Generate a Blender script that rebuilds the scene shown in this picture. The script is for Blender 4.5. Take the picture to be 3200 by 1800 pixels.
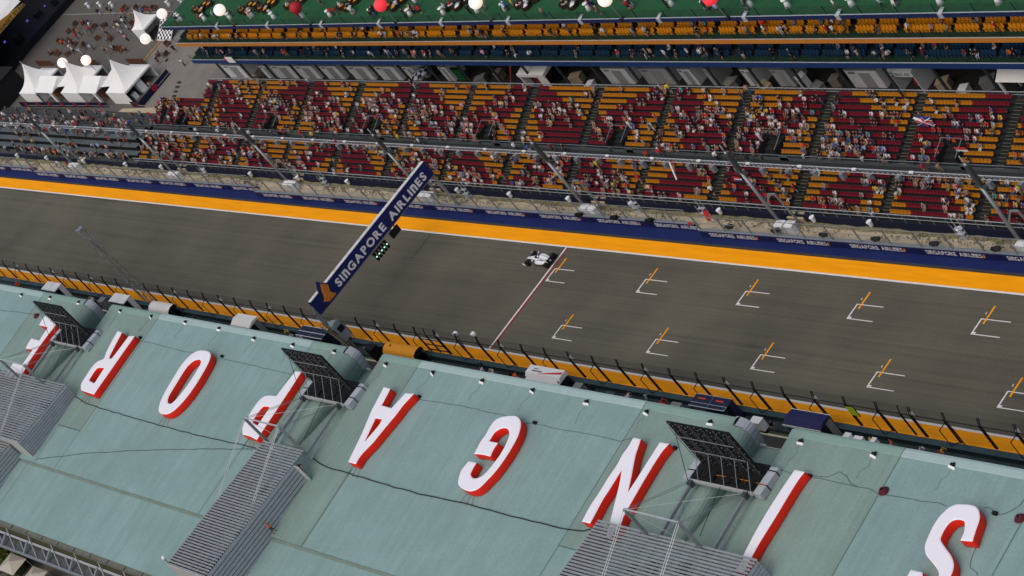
import bpy, bmesh, math, random
import numpy as np
from mathutils import Vector, Matrix
random.seed(7)
rng = np.random.RandomState(11)
for o in list(bpy.data.objects): bpy.data.objects.remove(o)
scene = bpy.context.scene
COL = scene.collection
# ------------------------------------------------------------------ camera
cam = bpy.data.cameras.new('camera'); camo = bpy.data.objects.new('camera', cam); COL.objects.link(camo)
CAMPOS = Vector((221.2236, -94.6327, 132.0998))
RM = ((0.579026355, -0.076103366, 0.811749197), (0.572568285, 0.746757291, -0.33840672), (-0.58042574, 0.660728254, 0.475966526))
m = Matrix(RM).to_4x4(); m.translation = CAMPOS
camo.matrix_world = m
cam.sensor_width = 36.0; cam.lens = 87.987; cam.clip_start = 1.0; cam.clip_end = 4000.0
scene.camera = camo
# ------------------------------------------------------------------ sky, sun, exposure
world = bpy.data.worlds.new('World'); scene.world = world; world.use_nodes = True
wn = world.node_tree.nodes; wl = world.node_tree.links
sky = wn.new('ShaderNodeTexSky'); sky.sky_type = 'NISHITA'; sky.sun_disc = False
SUN_EL, SUN_AZ = 58.0, 165.0          # compass-like azimuth of the sun measured from +y towards +x
sky.sun_elevation = math.radians(SUN_EL); sky.sun_rotation = math.radians(SUN_AZ)
sky.air_density = 1.0; sky.dust_density = 4.0; sky.ozone_density = 1.0
bg = wn['Background']; bg.inputs['Strength'].default_value = 0.115
wl.new(sky.outputs['Color'], bg.inputs['Color'])
sl = bpy.data.lights.new('sun', 'SUN'); sl.energy = 1.15; sl.angle = math.radians(75); sl.color = (1.0, 0.94, 0.86)
so = bpy.data.objects.new('sun', sl); COL.objects.link(so)
az, el = math.radians(SUN_AZ), math.radians(SUN_EL)
sdir = Vector((math.sin(az)*math.cos(el), math.cos(az)*math.cos(el), math.sin(el)))
so.rotation_euler = (-sdir).to_track_quat('-Z', 'Y').to_euler(); so.location = (0, -80, 120)
vs = scene.view_settings
vs.view_transform = 'Standard'; vs.look = 'None'; vs.exposure = 0.0; vs.gamma = 1.0; vs.use_curve_mapping = False
scene.render.resolution_x = 1024; scene.render.resolution_y = 576
scene.render.engine = 'CYCLES'

# ------------------------------------------------------------------ materials
MATS = {}
def mat(name, col, rough=0.6, metal=0.0, var=0.0, scale=2.0, bump=0.0, emit=0.0, spec=0.2, aniso=None, alpha=None, ecol=None):
    if name in MATS: return MATS[name]
    M = bpy.data.materials.new(name); M.use_nodes = True
    nt = M.node_tree; N = nt.nodes; L = nt.links; b = N['Principled BSDF']
    b.inputs['Base Color'].default_value = (*col, 1); b.inputs['Roughness'].default_value = rough
    b.inputs['Metallic'].default_value = metal; b.inputs['Specular IOR Level'].default_value = spec
    if var > 0 or bump > 0:
        tc = N.new('ShaderNodeTexCoord'); mp = N.new('ShaderNodeMapping')
        geo = N.new('ShaderNodeNewGeometry'); L.new(geo.outputs['Position'], mp.inputs['Vector'])
        if aniso: mp.inputs['Scale'].default_value = aniso
        n1 = N.new('ShaderNodeTexNoise'); n1.inputs['Scale'].default_value = scale; n1.inputs['Detail'].default_value = 6; n1.inputs['Roughness'].default_value = 0.65
        L.new(mp.outputs['Vector'], n1.inputs['Vector'])
        if var > 0:
            r = N.new('ShaderNodeMapRange'); r.inputs['From Min'].default_value = 0.25; r.inputs['From Max'].default_value = 0.75
            r.inputs['To Min'].default_value = 1-var; r.inputs['To Max'].default_value = 1+var
            L.new(n1.outputs['Fac'], r.inputs['Value'])
            mx = N.new('ShaderNodeVectorMath'); mx.operation = 'SCALE'; mx.inputs[0].default_value = col
            L.new(r.outputs['Result'], mx.inputs['Scale']); L.new(mx.outputs['Vector'], b.inputs['Base Color'])
        if bump > 0:
            bp = N.new('ShaderNodeBump'); bp.inputs['Strength'].default_value = bump; bp.inputs['Distance'].default_value = 0.05
            L.new(n1.outputs['Fac'], bp.inputs['Height']); L.new(bp.outputs['Normal'], b.inputs['Normal'])
    if emit > 0:
        b.inputs['Emission Color'].default_value = (*(ecol or col), 1); b.inputs['Emission Strength'].default_value = emit
    if alpha is not None:
        b.inputs['Alpha'].default_value = alpha
    MATS[name] = M
    return M

def asphalt(name, dark, light, tint, streaks=True):
    """worn asphalt: fine aggregate, broad patches and long rubbered-in streaks along x"""
    M = bpy.data.materials.new(name); M.use_nodes = True
    nt = M.node_tree; N = nt.nodes; L = nt.links; b = N['Principled BSDF']
    geo = N.new('ShaderNodeNewGeometry')
    def noise(scale3, sc, det=5, ro=0.6):
        mp = N.new('ShaderNodeMapping'); mp.inputs['Scale'].default_value = scale3; L.new(geo.outputs['Position'], mp.inputs['Vector'])
        n = N.new('ShaderNodeTexNoise'); n.inputs['Scale'].default_value = sc; n.inputs['Detail'].default_value = det; n.inputs['Roughness'].default_value = ro
        L.new(mp.outputs['Vector'], n.inputs['Vector']); return n
    a = noise((1, 1, 1), 0.06, 4); s = noise((0.012, 1.3, 1), 1.0, 6, 0.7); f = noise((1, 1, 1), 5.0, 3, 0.8); c = noise((0.05, 0.4, 1), 1.0, 5, .6); d = noise((0.006, 3.2, 1), 1.0, 4, .75)
    def mul(x, y):
        q = N.new('ShaderNodeMath'); q.operation = 'MULTIPLY'; L.new(x, q.inputs[0])
        if isinstance(y, float): q.inputs[1].default_value = y
        else: L.new(y, q.inputs[1])
        return q.outputs[0]
    def add(x, y):
        q = N.new('ShaderNodeMath'); q.operation = 'ADD'; L.new(x, q.inputs[0])
        if isinstance(y, float): q.inputs[1].default_value = y
        else: L.new(y, q.inputs[1])
        return q.outputs[0]
    v = add(add(mul(a.outputs['Fac'], 0.7), mul(s.outputs['Fac'], 0.65 if streaks else 0.1)), add(mul(f.outputs['Fac'], 0.5), add(mul(c.outputs['Fac'], .25), mul(d.outputs['Fac'], .5 if streaks else .0))))
    rp = N.new('ShaderNodeMapRange'); rp.inputs['From Min'].default_value = 0.98 if streaks else .6; rp.inputs['From Max'].default_value = 1.62 if streaks else 1.3
    L.new(v, rp.inputs['Value'])
    mx = N.new('ShaderNodeMixRGB'); L.new(rp.outputs['Result'], mx.inputs['Fac'])
    mx.inputs['Color1'].default_value = (*dark, 1); mx.inputs['Color2'].default_value = (*light, 1)
    mx2 = N.new('ShaderNodeMixRGB'); mx2.blend_type = 'MIX'; mx2.inputs['Color2'].default_value = (*tint, 1)
    r2 = N.new('ShaderNodeMapRange'); r2.inputs['From Min'].default_value = 0.45; r2.inputs['From Max'].default_value = 0.75; r2.inputs['To Max'].default_value = 0.5
    L.new(s.outputs['Fac'], r2.inputs['Value']); L.new(r2.outputs['Result'], mx2.inputs['Fac']); L.new(mx.outputs['Color'], mx2.inputs['Color1'])
    L.new(mx2.outputs['Color'], b.inputs['Base Color']); b.inputs['Roughness'].default_value = 0.75; b.inputs['Specular IOR Level'].default_value = 0.3
    bp = N.new('ShaderNodeBump'); bp.inputs['Strength'].default_value = 0.25; bp.inputs['Distance'].default_value = 0.02
    L.new(f.outputs['Fac'], bp.inputs['Height']); L.new(bp.outputs['Normal'], b.inputs['Normal'])
    MATS[name] = M; return M

def meshmat(name, col, cover, cell=0.0):
    """woven wire mesh seen from afar: mostly open"""
    M = bpy.data.materials.new(name); M.use_nodes = True
    nt = M.node_tree; N = nt.nodes; L = nt.links; b = N['Principled BSDF']
    b.inputs['Base Color'].default_value = (*col, 1); b.inputs['Roughness'].default_value = 0.5
    b.inputs['Alpha'].default_value = cover
    MATS[name] = M; return M

A_TRACK = asphalt('track_asphalt', (0.050, 0.047, 0.035), (0.160, 0.146, 0.104), (0.068, 0.056, 0.040))
A_PIT = asphalt('pit_asphalt', (0.03, 0.03, 0.028), (0.06, 0.057, 0.05), (0.04, 0.036, 0.03))
A_PLAZA = asphalt('plaza_paving', (0.088, 0.080, 0.070), (0.165, 0.150, 0.132), (0.12, 0.103, 0.086), False)
YEL = mat('yellow_paint', (0.92, 0.345, 0.004), .65, var=.13, scale=1.6, aniso=(.10,1,1), spec=.08)
WHT = mat('white_paint', (0.72, 0.70, 0.66), .6, var=.08, scale=1.5)
REDP = mat('red_paint', (0.25, 0.03, 0.035), .6, var=.15, scale=1.0)
BLUEP = mat('blue_paint', (0.009, 0.017, 0.092), .6, var=.16, scale=.8, aniso=(.25,1,1))
NAVY = mat('navy_board', (0.010, 0.014, 0.075), .45, var=.08, scale=.7)
NAVYD = mat('navy_dark', (0.010, 0.013, 0.038), .6, var=.15, scale=.6)
LET = mat('letter_white', (0.72, 0.72, 0.75), .5)
ORG = mat('logo_orange', (0.72, 0.24, 0.03), .5)
STEEL = mat('galvanised_steel', (0.30, 0.33, 0.34), .45, .55, var=.12, scale=1.5)
STEELL = mat('light_steel', (0.50, 0.53, 0.55), .4, .3, var=.1, scale=2)
STEELD = mat('dark_steel', (0.075, 0.09, 0.095), .5, .4, var=.15, scale=1.5)
BLK = mat('black_metal', (0.009, 0.0095, 0.010), .6, .0, var=.2, scale=2, spec=.2)
BLKP = mat('black_post', (0.014, 0.015, 0.015), .5, .1)
SAND = mat('sand', (0.44, 0.37, 0.26), .9, var=.22, scale=.9, bump=.5)
GRASS = mat('dry_grass', (0.19, 0.172, 0.098), .9, var=.35, scale=2.2, bump=.6)
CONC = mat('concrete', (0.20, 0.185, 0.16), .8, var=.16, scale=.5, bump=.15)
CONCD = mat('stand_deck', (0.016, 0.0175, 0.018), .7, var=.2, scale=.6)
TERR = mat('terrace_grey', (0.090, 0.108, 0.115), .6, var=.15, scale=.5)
TEAL = mat('teal_wall', (0.020, 0.038, 0.046), .6, var=.2, scale=.8)
WHITEP = mat('white_panel', (0.76, 0.77, 0.77), .4, var=.05, scale=1)
WFAB = mat('white_canvas', (0.80, 0.79, 0.76), .7, var=.05, scale=.7, bump=.1)
GREEN = mat('green_turf', (0.018, 0.085, 0.033), .85, var=.22, scale=1.2, bump=.3)
GREEND = mat('green_deck_carpet', (0.008, 0.030, 0.015), .85, var=.2, scale=1.5)
OFASC = mat('orange_fascia', (0.52, 0.19, 0.030), .5, var=.05, scale=.4)
BFASC = mat('blue_fascia', (0.016, 0.040, 0.135), .5, var=.06, scale=.4)
SEATR = mat('seat_red', (0.13, 0.007, 0.014), .5, spec=.25)
SEATY = mat('seat_yellow', (0.37, 0.138, 0.006), .5, spec=.2)
SEATB = mat('seat_blue', (0.010, 0.032, 0.065), .45)
WOOD = mat('brown_wood', (0.12, 0.05, 0.026), .6, var=.25, scale=2)
RUBBER = mat('tyre_rubber', (0.012, 0.012, 0.013), .7)
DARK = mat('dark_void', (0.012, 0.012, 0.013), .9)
INFW = mat('inflatable_white', (0.80, 0.79, 0.84), .55)
INFR = mat('inflatable_red', (0.84, 0.026, 0.010), .5, var=.06, scale=.5)
def roofmat(name, col):
    """coated sheet roofing: long run-off streaks down the slope, blotches, grain"""
    M = bpy.data.materials.new(name); M.use_nodes = True; nt = M.node_tree; N = nt.nodes; L = nt.links; b = N['Principled BSDF']
    geo = N.new('ShaderNodeNewGeometry'); prev = None
    for sc, k, det, amt in (((.9,.10,.1),1.0,5,.06),((1,1,1),.10,3,.07),((1,1,1),5.5,2,.08),((2.6,.05,.05),1.0,3,.045),((.35,.35,.35),1.0,6,.05)):
        mp = N.new('ShaderNodeMapping'); mp.inputs['Scale'].default_value = sc; L.new(geo.outputs['Position'], mp.inputs['Vector'])
        n = N.new('ShaderNodeTexNoise'); n.inputs['Scale'].default_value = k; n.inputs['Detail'].default_value = det; n.inputs['Roughness'].default_value = .65; L.new(mp.outputs['Vector'], n.inputs['Vector'])
        r = N.new('ShaderNodeMapRange'); r.inputs['From Min'].default_value = .3; r.inputs['From Max'].default_value = .7; r.inputs['To Min'].default_value = 1-amt; r.inputs['To Max'].default_value = 1+amt; L.new(n.outputs['Fac'], r.inputs['Value'])
        if prev is None: prev = r.outputs['Result']
        else:
            q = N.new('ShaderNodeMath'); q.operation = 'MULTIPLY'; L.new(prev, q.inputs[0]); L.new(r.outputs['Result'], q.inputs[1]); prev = q.outputs[0]
    mx = N.new('ShaderNodeVectorMath'); mx.operation = 'SCALE'; mx.inputs[0].default_value = col; L.new(prev, mx.inputs['Scale'])
    L.new(mx.outputs['Vector'], b.inputs['Base Color']); b.inputs['Roughness'].default_value = .6; b.inputs['Specular IOR Level'].default_value = .22
    MATS[name] = M; return M
ROOFB = roofmat('roof_sheet_blue', (0.214, 0.322, 0.306))
ROOFG = roofmat('roof_sheet_green', (0.198, 0.280, 0.248))
ROOFL = mat('roof_lip_light', (0.34, 0.45, 0.43), .5, var=.06, scale=.8)
ROOFN = mat('roof_lip_green', (0.22, 0.33, 0.29), .5, var=.06, scale=.8)
JOINT = mat('roof_joint', (0.075, 0.13, 0.12), .8)
GREYP = mat('grey_trim', (0.36, 0.39, 0.42), .5, var=.08, scale=1)
CABLE = mat('black_cable', (0.02, 0.024, 0.024), .6)
CABLET = mat('thin_cable', (0.06, 0.095, 0.095), .7)
COIL = mat('maroon_hose', (0.10, 0.018, 0.025), .5)
LOUV = mat('louvre_metal', (0.24, 0.26, 0.27), .45, .2, var=.18, scale=1.2)
LOUVW = mat('louvre_wall', (0.30, 0.335, 0.36), .5, .2, var=.15, scale=1.5)
MESH_F = meshmat('fence_mesh', (0.17, 0.20, 0.19), 0.13)
MESH_P = meshmat('pit_fence_mesh', (0.035, 0.038, 0.034), 0.21)
GLASSG = meshmat('glass_balustrade', (0.02, 0.045, 0.033), 0.30)
GLOBEW = mat('globe_white', (0.9, 0.8, 0.72), .5, emit=.75, ecol=(1, .80, .68))
GLOBER = mat('globe_red', (0.75, 0.05, 0.06), .5, emit=.62, ecol=(.9, .035, .05))
GLOBED = mat('globe_dim_red', (0.35, 0.02, 0.03), .5, emit=.05, ecol=(.5, .02, .04))
LIGHTG = mat('green_signal', (0.5, 1, .8), .4, emit=1.6, ecol=(.4, 1, .75))
GLOWG = mat('green_glow', (0.01, .12, .03), .4, emit=.10, ecol=(.02, .7, .12))
BEIGE = mat('beige_panel', (0.42, 0.33, 0.22), .6, var=.1)
GREYC = mat('grey_case', (0.20, 0.21, 0.21), .5, var=.15)
LEAF = mat('hedge_leaf', (0.085, 0.10, 0.018), .7, var=.5, scale=3)
LEAFD = mat('hedge_leaf_dark', (0.03, 0.05, 0.012), .7, var=.4, scale=3)
GOLD = mat('gold_fascia', (0.50, 0.27, 0.05), .5, var=.05)

# ------------------------------------------------------------------ mesh helpers
class MB:
    def __init__(s): s.v = []; s.f = []; s.m = []
    def add(s, vs, fs, mi=0):
        b = len(s.v); s.v += [tuple(p) for p in vs]; s.f += [tuple(i+b for i in f) for f in fs]; s.m += [mi]*len(fs); return s
    def box(s, x0, x1, y0, y1, z0, z1, mi=0):
        return s.add([(x0,y0,z0),(x1,y0,z0),(x1,y1,z0),(x0,y1,z0),(x0,y0,z1),(x1,y0,z1),(x1,y1,z1),(x0,y1,z1)],
                     [(0,3,2,1),(4,5,6,7),(0,1,5,4),(1,2,6,5),(2,3,7,6),(3,0,4,7)], mi)
    def quad(s, a, b, c, d, mi=0): return s.add([a,b,c,d], [(0,1,2,3)], mi)
    def bar(s, a, b, w, h=None, mi=0, up=(0,0,1)):
        a = Vector(a); b = Vector(b); h = h or w; d = (b-a)
        if d.length < 1e-6: return s
        d.normalize(); u = Vector(up)
        if abs(d.dot(u)) > .98: u = Vector((0,1,0))
        r = d.cross(u).normalized(); u = r.cross(d)
        vs = []
        for p in (a, b):
            for i, j in ((-1,-1),(1,-1),(1,1),(-1,1)): vs.append(p + r*(w/2*i) + u*(h/2*j))
        return s.add(vs, [(3,2,1,0),(4,5,6,7),(0,1,5,4),(1,2,6,5),(2,3,7,6),(3,0,4,7)], mi)
    def cyl(s, a, b, r, n=8, r2=None, mi=0, caps=True):
        a = Vector(a); b = Vector(b); r2 = r if r2 is None else r2; d = (b-a).normalized()
        u = Vector((0,0,1)) if abs(d.z) < .95 else Vector((1,0,0))
        e = d.cross(u).normalized(); g = d.cross(e)
        vs = [a+(e*math.cos(2*math.pi*k/n)+g*math.sin(2*math.pi*k/n))*r for k in range(n)]
        vs += [b+(e*math.cos(2*math.pi*k/n)+g*math.sin(2*math.pi*k/n))*r2 for k in range(n)]
        fs = [(k,k+n,(k+1)%n+n,(k+1)%n) for k in range(n)]
        if caps: fs += [tuple(range(n)), tuple(range(2*n-1, n-1, -1))]
        return s.add(vs, fs, mi)
    def tube(s, pts, r, n=5, mi=0):
        pts = [Vector(p) for p in pts]; rings = []
        for i, p in enumerate(pts):
            d = (pts[min(i+1,len(pts)-1)]-pts[max(i-1,0)]).normalized()
            e = d.cross(Vector((0,0,1)) if abs(d.z) < .95 else Vector((1,0,0))).normalized(); g = e.cross(d)
            rings.append([p+(e*math.cos(2*math.pi*k/n)+g*math.sin(2*math.pi*k/n))*r for k in range(n)])
        vs = [v for q in rings for v in q]
        fs = [(i*n+k, i*n+(k+1)%n, (i+1)*n+(k+1)%n, (i+1)*n+k) for i in range(len(pts)-1) for k in range(n)]
        return s.add(vs, fs, mi)
    def sphere(s, c, r, nu=16, nv=10, mi=0, sz=1.0):
        c = Vector(c); vs = [c+Vector((0,0,r*sz))]
        for j in range(1, nv):
            t = math.pi*j/nv
            for i in range(nu): p = 2*math.pi*i/nu; vs.append(c+Vector((r*math.sin(t)*math.cos(p), r*math.sin(t)*math.sin(p), r*sz*math.cos(t))))
        vs.append(c-Vector((0,0,r*sz))); L = len(vs)-1
        fs = [(0,1+i,1+(i+1)%nu) for i in range(nu)]
        fs += [(1+j*nu+i,1+(j+1)*nu+i,1+(j+1)*nu+(i+1)%nu,1+j*nu+(i+1)%nu) for j in range(nv-2) for i in range(nu)]
        fs += [(L,1+(nv-2)*nu+(i+1)%nu,1+(nv-2)*nu+i) for i in range(nu)]
        return s.add(vs, fs, mi)
    def loft(s, rings, mi=0, caps=True):
        n = len(rings[0]); vs = [p for r in rings for p in r]
        fs = [(i*n+k, i*n+(k+1)%n, (i+1)*n+(k+1)%n, (i+1)*n+k) for i in range(len(rings)-1) for k in range(n)]
        if caps: fs += [tuple(range(n-1,-1,-1)), tuple((len(rings)-1)*n+k for k in range(n))]
        return s.add(vs, fs, mi)
    def mesh(s, name, mats, smooth=False):
        me = bpy.data.meshes.new(name); me.from_pydata([tuple(v) for v in s.v], [], s.f)
        for q in (mats if isinstance(mats, (list, tuple)) else [mats]): me.materials.append(q)
        if any(s.m): me.polygons.foreach_set('material_index', s.m)
        if smooth: me.polygons.foreach_set('use_smooth', [True]*len(me.polygons))
        me.update(); return me
LABELS = {}
def tag(o, label=None, cat=None, group=None, kind=None):
    if label:
        o['label'] = label; LABELS.setdefault(label, []).append(o.name)
    if cat: o['category'] = cat
    if group: o['group'] = group
    if kind: o['kind'] = kind
    return o
def O(name, me, parent=None, loc=(0,0,0), rz=0.0, label=None, cat=None, group=None, kind=None, scale=None):
    o = bpy.data.objects.new(name, me); COL.objects.link(o); o.location = loc
    if rz: o.rotation_euler = (0, 0, rz)
    if scale: o.scale = scale
    if parent: o.parent = parent
    return tag(o, label, cat, group, kind)
def E(name, loc, label, cat, group=None, rz=0.0): return O(name, None, None, loc, rz, label, cat, group)
def part(name, mb, mats, parent, loc=(0,0,0), rz=0.0, smooth=False, label=None, kind=None):
    return O(name, mb.mesh(name, mats, smooth), parent, loc, rz, label, None, None, kind)
def struct(name, mb, mats): return O(name, mb.mesh(name, mats), kind='structure')
ORD = ['first','second','third','fourth','fifth','sixth','seventh','eighth','ninth','tenth','eleventh','twelfth','thirteenth','fourteenth','fifteenth','sixteenth','seventeenth','eighteenth','nineteenth','twentieth']
def orde(i):
    return ORD[i] if i < len(ORD) else '%d%s' % (i+1, {1:'st',2:'nd',3:'rd'}.get((i+1)%10 if (i+1)%100 not in (11,12,13) else 0, 'th'))
ZR = lambda y: 16.0 + .09*(y+22.06)          # pit roof falls gently to the rear

# text as flat meshes; N drawn as an arch as on the sign
def glyph(ch, size, bold):
    cu = bpy.data.curves.new('glyph', 'FONT'); cu.body = ch; cu.size = size; cu.offset = bold; cu.resolution_u = 3
    ob = bpy.data.objects.new('glyph', cu); COL.objects.link(ob)
    bpy.context.view_layer.update()
    me = ob.to_mesh(); v = np.array([p.co[:2] for p in me.vertices]) if len(me.vertices) else np.zeros((0,2)); f = [tuple(p.vertices) for p in me.polygons]
    ob.to_mesh_clear(); bpy.data.objects.remove(ob); bpy.data.curves.remove(cu)
    return v, f
def textmesh(txt, length, height, bold=.012, arch=False, gap=.10, space=.45):
    """returns verts (u,w) scaled to length x height"""
    V = []; F = []; x = 0.0; G = {}
    for ch in txt:
        if ch == ' ': x += space; continue
        k = 'n' if (arch and ch == 'N') else ch
        if k not in G: G[k] = glyph(k, 1.0, bold)
        v, f = G[k]; v = v.copy()
        if k == 'n': v[:, 1] = v[:, 1]/v[:, 1].max()*G.setdefault('H', glyph('H', 1.0, bold))[0][:, 1].max(); v[:, 0] *= 1.12
        v[:, 0] += x - v[:, 0].min(); b = len(V)
        V += v.tolist(); F += [tuple(i+b for i in q) for q in f]; x = v[:, 0].max() + gap
    V = np.array(V); V[:, 0] *= length/V[:, 0].max(); V[:, 1] -= V[:, 1].min(); V[:, 1] *= height/V[:, 1].max()
    return V, F
def decal(V, F, org, ux, uz):
    mb = MB(); o = Vector(org); ux = Vector(ux); uz = Vector(uz)
    mb.add([o+ux*float(a)+uz*float(b) for a, b in V], F); return mb
# ================================================================== SETTING
g = MB(); g.quad((-900,-700,-.03),(700,-700,-.03),(700,900,-.03),(-900,900,-.03)); struct('ground', g, A_PLAZA)
tr = struct('race_track', MB().box(-420,300,-9.1,5.85,-.02,0.0), A_TRACK)
struct('pit_lane', MB().box(-420,300,-24,-11.8,-.024,-.004), A_PIT)
def paint(name, mb, m): return part(name, mb, m, tr)
pl = MB().box(-420,300,5.72,5.92,.001,.004); paint('edge_line', pl, WHT)
paint('yellow_strip', MB().box(-420,300,5.92,7.78,.0,.003), YEL)
paint('gutter_strip', MB().box(-420,300,7.78,8.14,.0,.002), mat('gutter_asphalt', (.045,.042,.038), .8, var=.2, scale=.6))
paint('blue_runoff', MB().box(-420,300,8.14,10.2,.0,.004), BLUEP)
paint('edge_line', MB().box(-420,300,-9.36,-9.12,.001,.005), WHT)
paint('yellow_strip', MB().box(-420,300,-11.6,-9.36,.0,.003), YEL)
paint('start_line', MB().box(-.17,.10,-9.1,5.7,.001,.004), WHT)
paint('start_line', MB().box(.10,.20,-9.1,5.7,.001,.0035), mat('start_line_dark', (.05,.04,.038), .7))
paint('start_line', MB().box(.20,.48,-9.1,5.7,.001,.004), REDP)
for (x0, yt) in [(.72+16*i, 2.68) for i in range(6)] + [(8.9+16*i, -4.62) for i in range(6)]:
    b = MB(); w = 1.88
    b.box(x0,x0+.17,yt-w,yt,.001,.006); b.box(x0+.17,x0+3.6,yt-.09,yt,.001,.006); b.box(x0+.17,x0+3.5,yt-w,yt-w+.09,.001,.006); b.box(x0+.17,x0+.5,yt-w+.12,yt-w+.3,.001,.006)
    paint('grid_box', b, WHT)
    paint('grid_marker_bar', MB().box(x0+.55,x0+.75,yt-.58,yt+1.55,.002,.009), YEL)
    if x0 > 4: paint('grid_number', MB().box(x0+.12,x0+.2,yt+.52,yt+.78,.002,.007).box(x0+.2,x0+.3,yt+.52,yt+.57,.002,.007), WHT)
paint('tar_seam', MB().box(-27.0,-26.82,1.6,5.5,.001,.003), mat('tar', (.05,.046,.04), .7))
paint('pit_lane_line', MB().box(-420,300,-13.42,-13.2,.001,.004), mat('cream_line', (.52,.5,.36), .6))
paint('pit_lane_verge', MB().box(-420,300,-13.2,-11.9,.0,.002), mat('pit_green', (.055,.075,.055), .8, var=.2, scale=.7))
paint('pit_lane_line', MB().box(-420,300,-21.2,-21.05,.001,.004), WHT)
sd = MB(); nx = 220
for i in range(nx):
    xa, xb = -240+i*1.5, -240+(i+1)*1.5
    pr = [(9.78, .12), (10.1, .16), (10.6, .2), (11.2, .32), (11.75, .42)]
    zz = lambda x, k: pr[k][1]+.10*math.sin(x*1.7+k*2.1)*(k > 1)+.05*math.sin(x*.63+k)
    for k in range(4):
        sd.quad((xa,pr[k][0],zz(xa,k)),(xb,pr[k][0],zz(xb,k)),(xb,pr[k+1][0],zz(xb,k+1)),(xa,pr[k+1][0],zz(xa,k+1)), 0 if k < 3 else 1)
struct('sand_verge', sd, [SAND, GRASS])
# tufts along the verge
tv = []; tf = []
for i in range(9000):
    x = rng.uniform(-230, 88); y = 10.35+1.3*rng.beta(2, 1.4); 
    if math.sin(x*.55)+math.sin(x*.23+1)+rng.normal(0,.8) < -.3: continue
    h = rng.uniform(.12,.34); a = rng.uniform(0,6.28); b = len(tv)
    z = .15+.17*max(0,(y-10.3)/1.4)
    dx, dy = math.cos(a)*.10, math.sin(a)*.10
    tv += [(x-dx,y-dy,z),(x+dx,y+dy,z),(x+rng.normal(0,.1),y+rng.normal(0,.1),z+h)]; tf.append((b,b+1,b+2))
me = bpy.data.meshes.new('grass_tufts'); me.from_pydata(tv, [], tf); me.materials.append(GRASS)
O('grass_tufts', me, label='dry grass tufts on the sand verge below the grandstand', cat='grass', kind='stuff')

# ================================================================== FAR BARRIER WITH ADVERTISING BOARDS
SQ = textmesh('SINGAPORE AIRLINES', 7.1, .54, .016, True, gap=.12)
segs = [((-212,8.85),(-143.5,9.5)), ((-142.3,8.82),(-73.2,9.62)), ((-72.4,8.80),(19.2,9.72)), ((20.6,8.98),(112,9.9))]
segname = ['at far left of the track', 'left of the blue gantry', 'running past the start line', 'at right beyond the start line']
txtx = [[-162,-152], [-141.4,-131.6,-121.2,-110.9,-100.6,-90.2,-79.6], [-70.4,-60.1,-49.8,-39.5,-29.0,-18.6,-8.0,2.6,12.6], [22.2,32.7,43.2,53.4,63.6,73.9,84]]
stxt = None
for si, (a, b) in enumerate(segs):
    L = math.dist(a, b); ang = math.atan2(b[1]-a[1], b[0]-a[0])
    root = E('crash_barrier', (a[0], a[1], 0), 'navy crash barrier with white airline lettering '+segname[si], 'barrier', 'trackside barriers', ang)
    part('barrier_wall', MB().box(0,L,0.02,.42,0,.84), NAVY, root)
    part('top_rail', MB().box(0,L,.03,.40,.84,.90), STEEL, root)
    for i, tx in enumerate(txtx[si]):
        u = tx-a[0]
        ab = part('advert_board', MB().box(u-.7, min(u+9.4, L-.02), -.035, .02, .06, .82), NAVY, root)
        part('lettering', decal(*SQ, (u,-.041,.2), (1,0,0), (0,0,1)), LET, ab)
        part('logo', MB().add([(u+7.15,-.041,.2),(u+7.4,-.041,.25),(u+7.5,-.041,.7),(u+7.3,-.041,.62)], [(0,1,2,3)]), ORG, ab)
    fen = E('catch_fence', (a[0], a[1]+.2, .9), 'grey wire catch fence on the navy barrier '+segname[si], 'fence', 'trackside catch fences', ang)
    n = int(L/4.0)
    pm = MB().bar((0,0,0),(0,0,2.0),.10,.14).bar((0,0,1.95),(0,-.25,2.2),.06).mesh('post', STEEL)
    for i in range(n+1): O('post', pm, fen, (min(i*4.0+.35, L-.06),0,0))
    part('top_rail', MB().box(0,L,-.03,.03,2.02,2.07).box(0,L,-.02,.02,1.0,1.03), STEEL, fen)
    part('wire_mesh', MB().quad((0,.03,0),(L,.03,0),(L,.03,2.03),(0,.03,2.03)), MESH_F, fen)
    part('flag', MB().box(L-.5,L-.05,-.28,-.22,.0,.42), mat('red_flag', (.6,.03,.03), .6), root, (0,.2,.9)) if si < 3 else None
# photographers' covers and trackside cameras on the fence line
cm = MB().box(-.34,.34,-.2,.2,.0,.36).box(-.55,-.3,-.14,.14,.15,.42).bar((.34,0,.15),(.8,-.1,.3),.08)
cme = cm.mesh('trackside_camera', BLK)
for i, x in enumerate((-8.7+8.4, 6.1, 12.2, 25.3, 32.4, 39.5, 46.8, 54.6, 62.4)):
    O('trackside_camera', cme, None, (x, 9.62+.004*x, .905), .3, 'black photographer box on the navy barrier, %s counted rightwards from the start line' % orde(i), 'camera', 'black boxes on the barrier')
sl_ = E('distance_board', (-131.6,9.5,.9), 'white upright distance board with stacked blue digits behind the barrier', 'sign')
part('board', MB().box(-.42,.42,-.03,.03,-.1,2.2), WHITEP, sl_)
for k, ch in enumerate('100'):
    V, F = textmesh(ch, .3 if ch == '1' else .5, .52, .03); part('digit', decal(V, F, (-.12 if ch == '1' else -.25,-.036,1.5-.68*k), (1,0,0), (0,0,1)), mat('blue_ink', (.02,.04,.25), .5), sl_)
part('post', MB().box(-.05,.05,.03,.12,-.7,2.0), STEEL, sl_)
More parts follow.
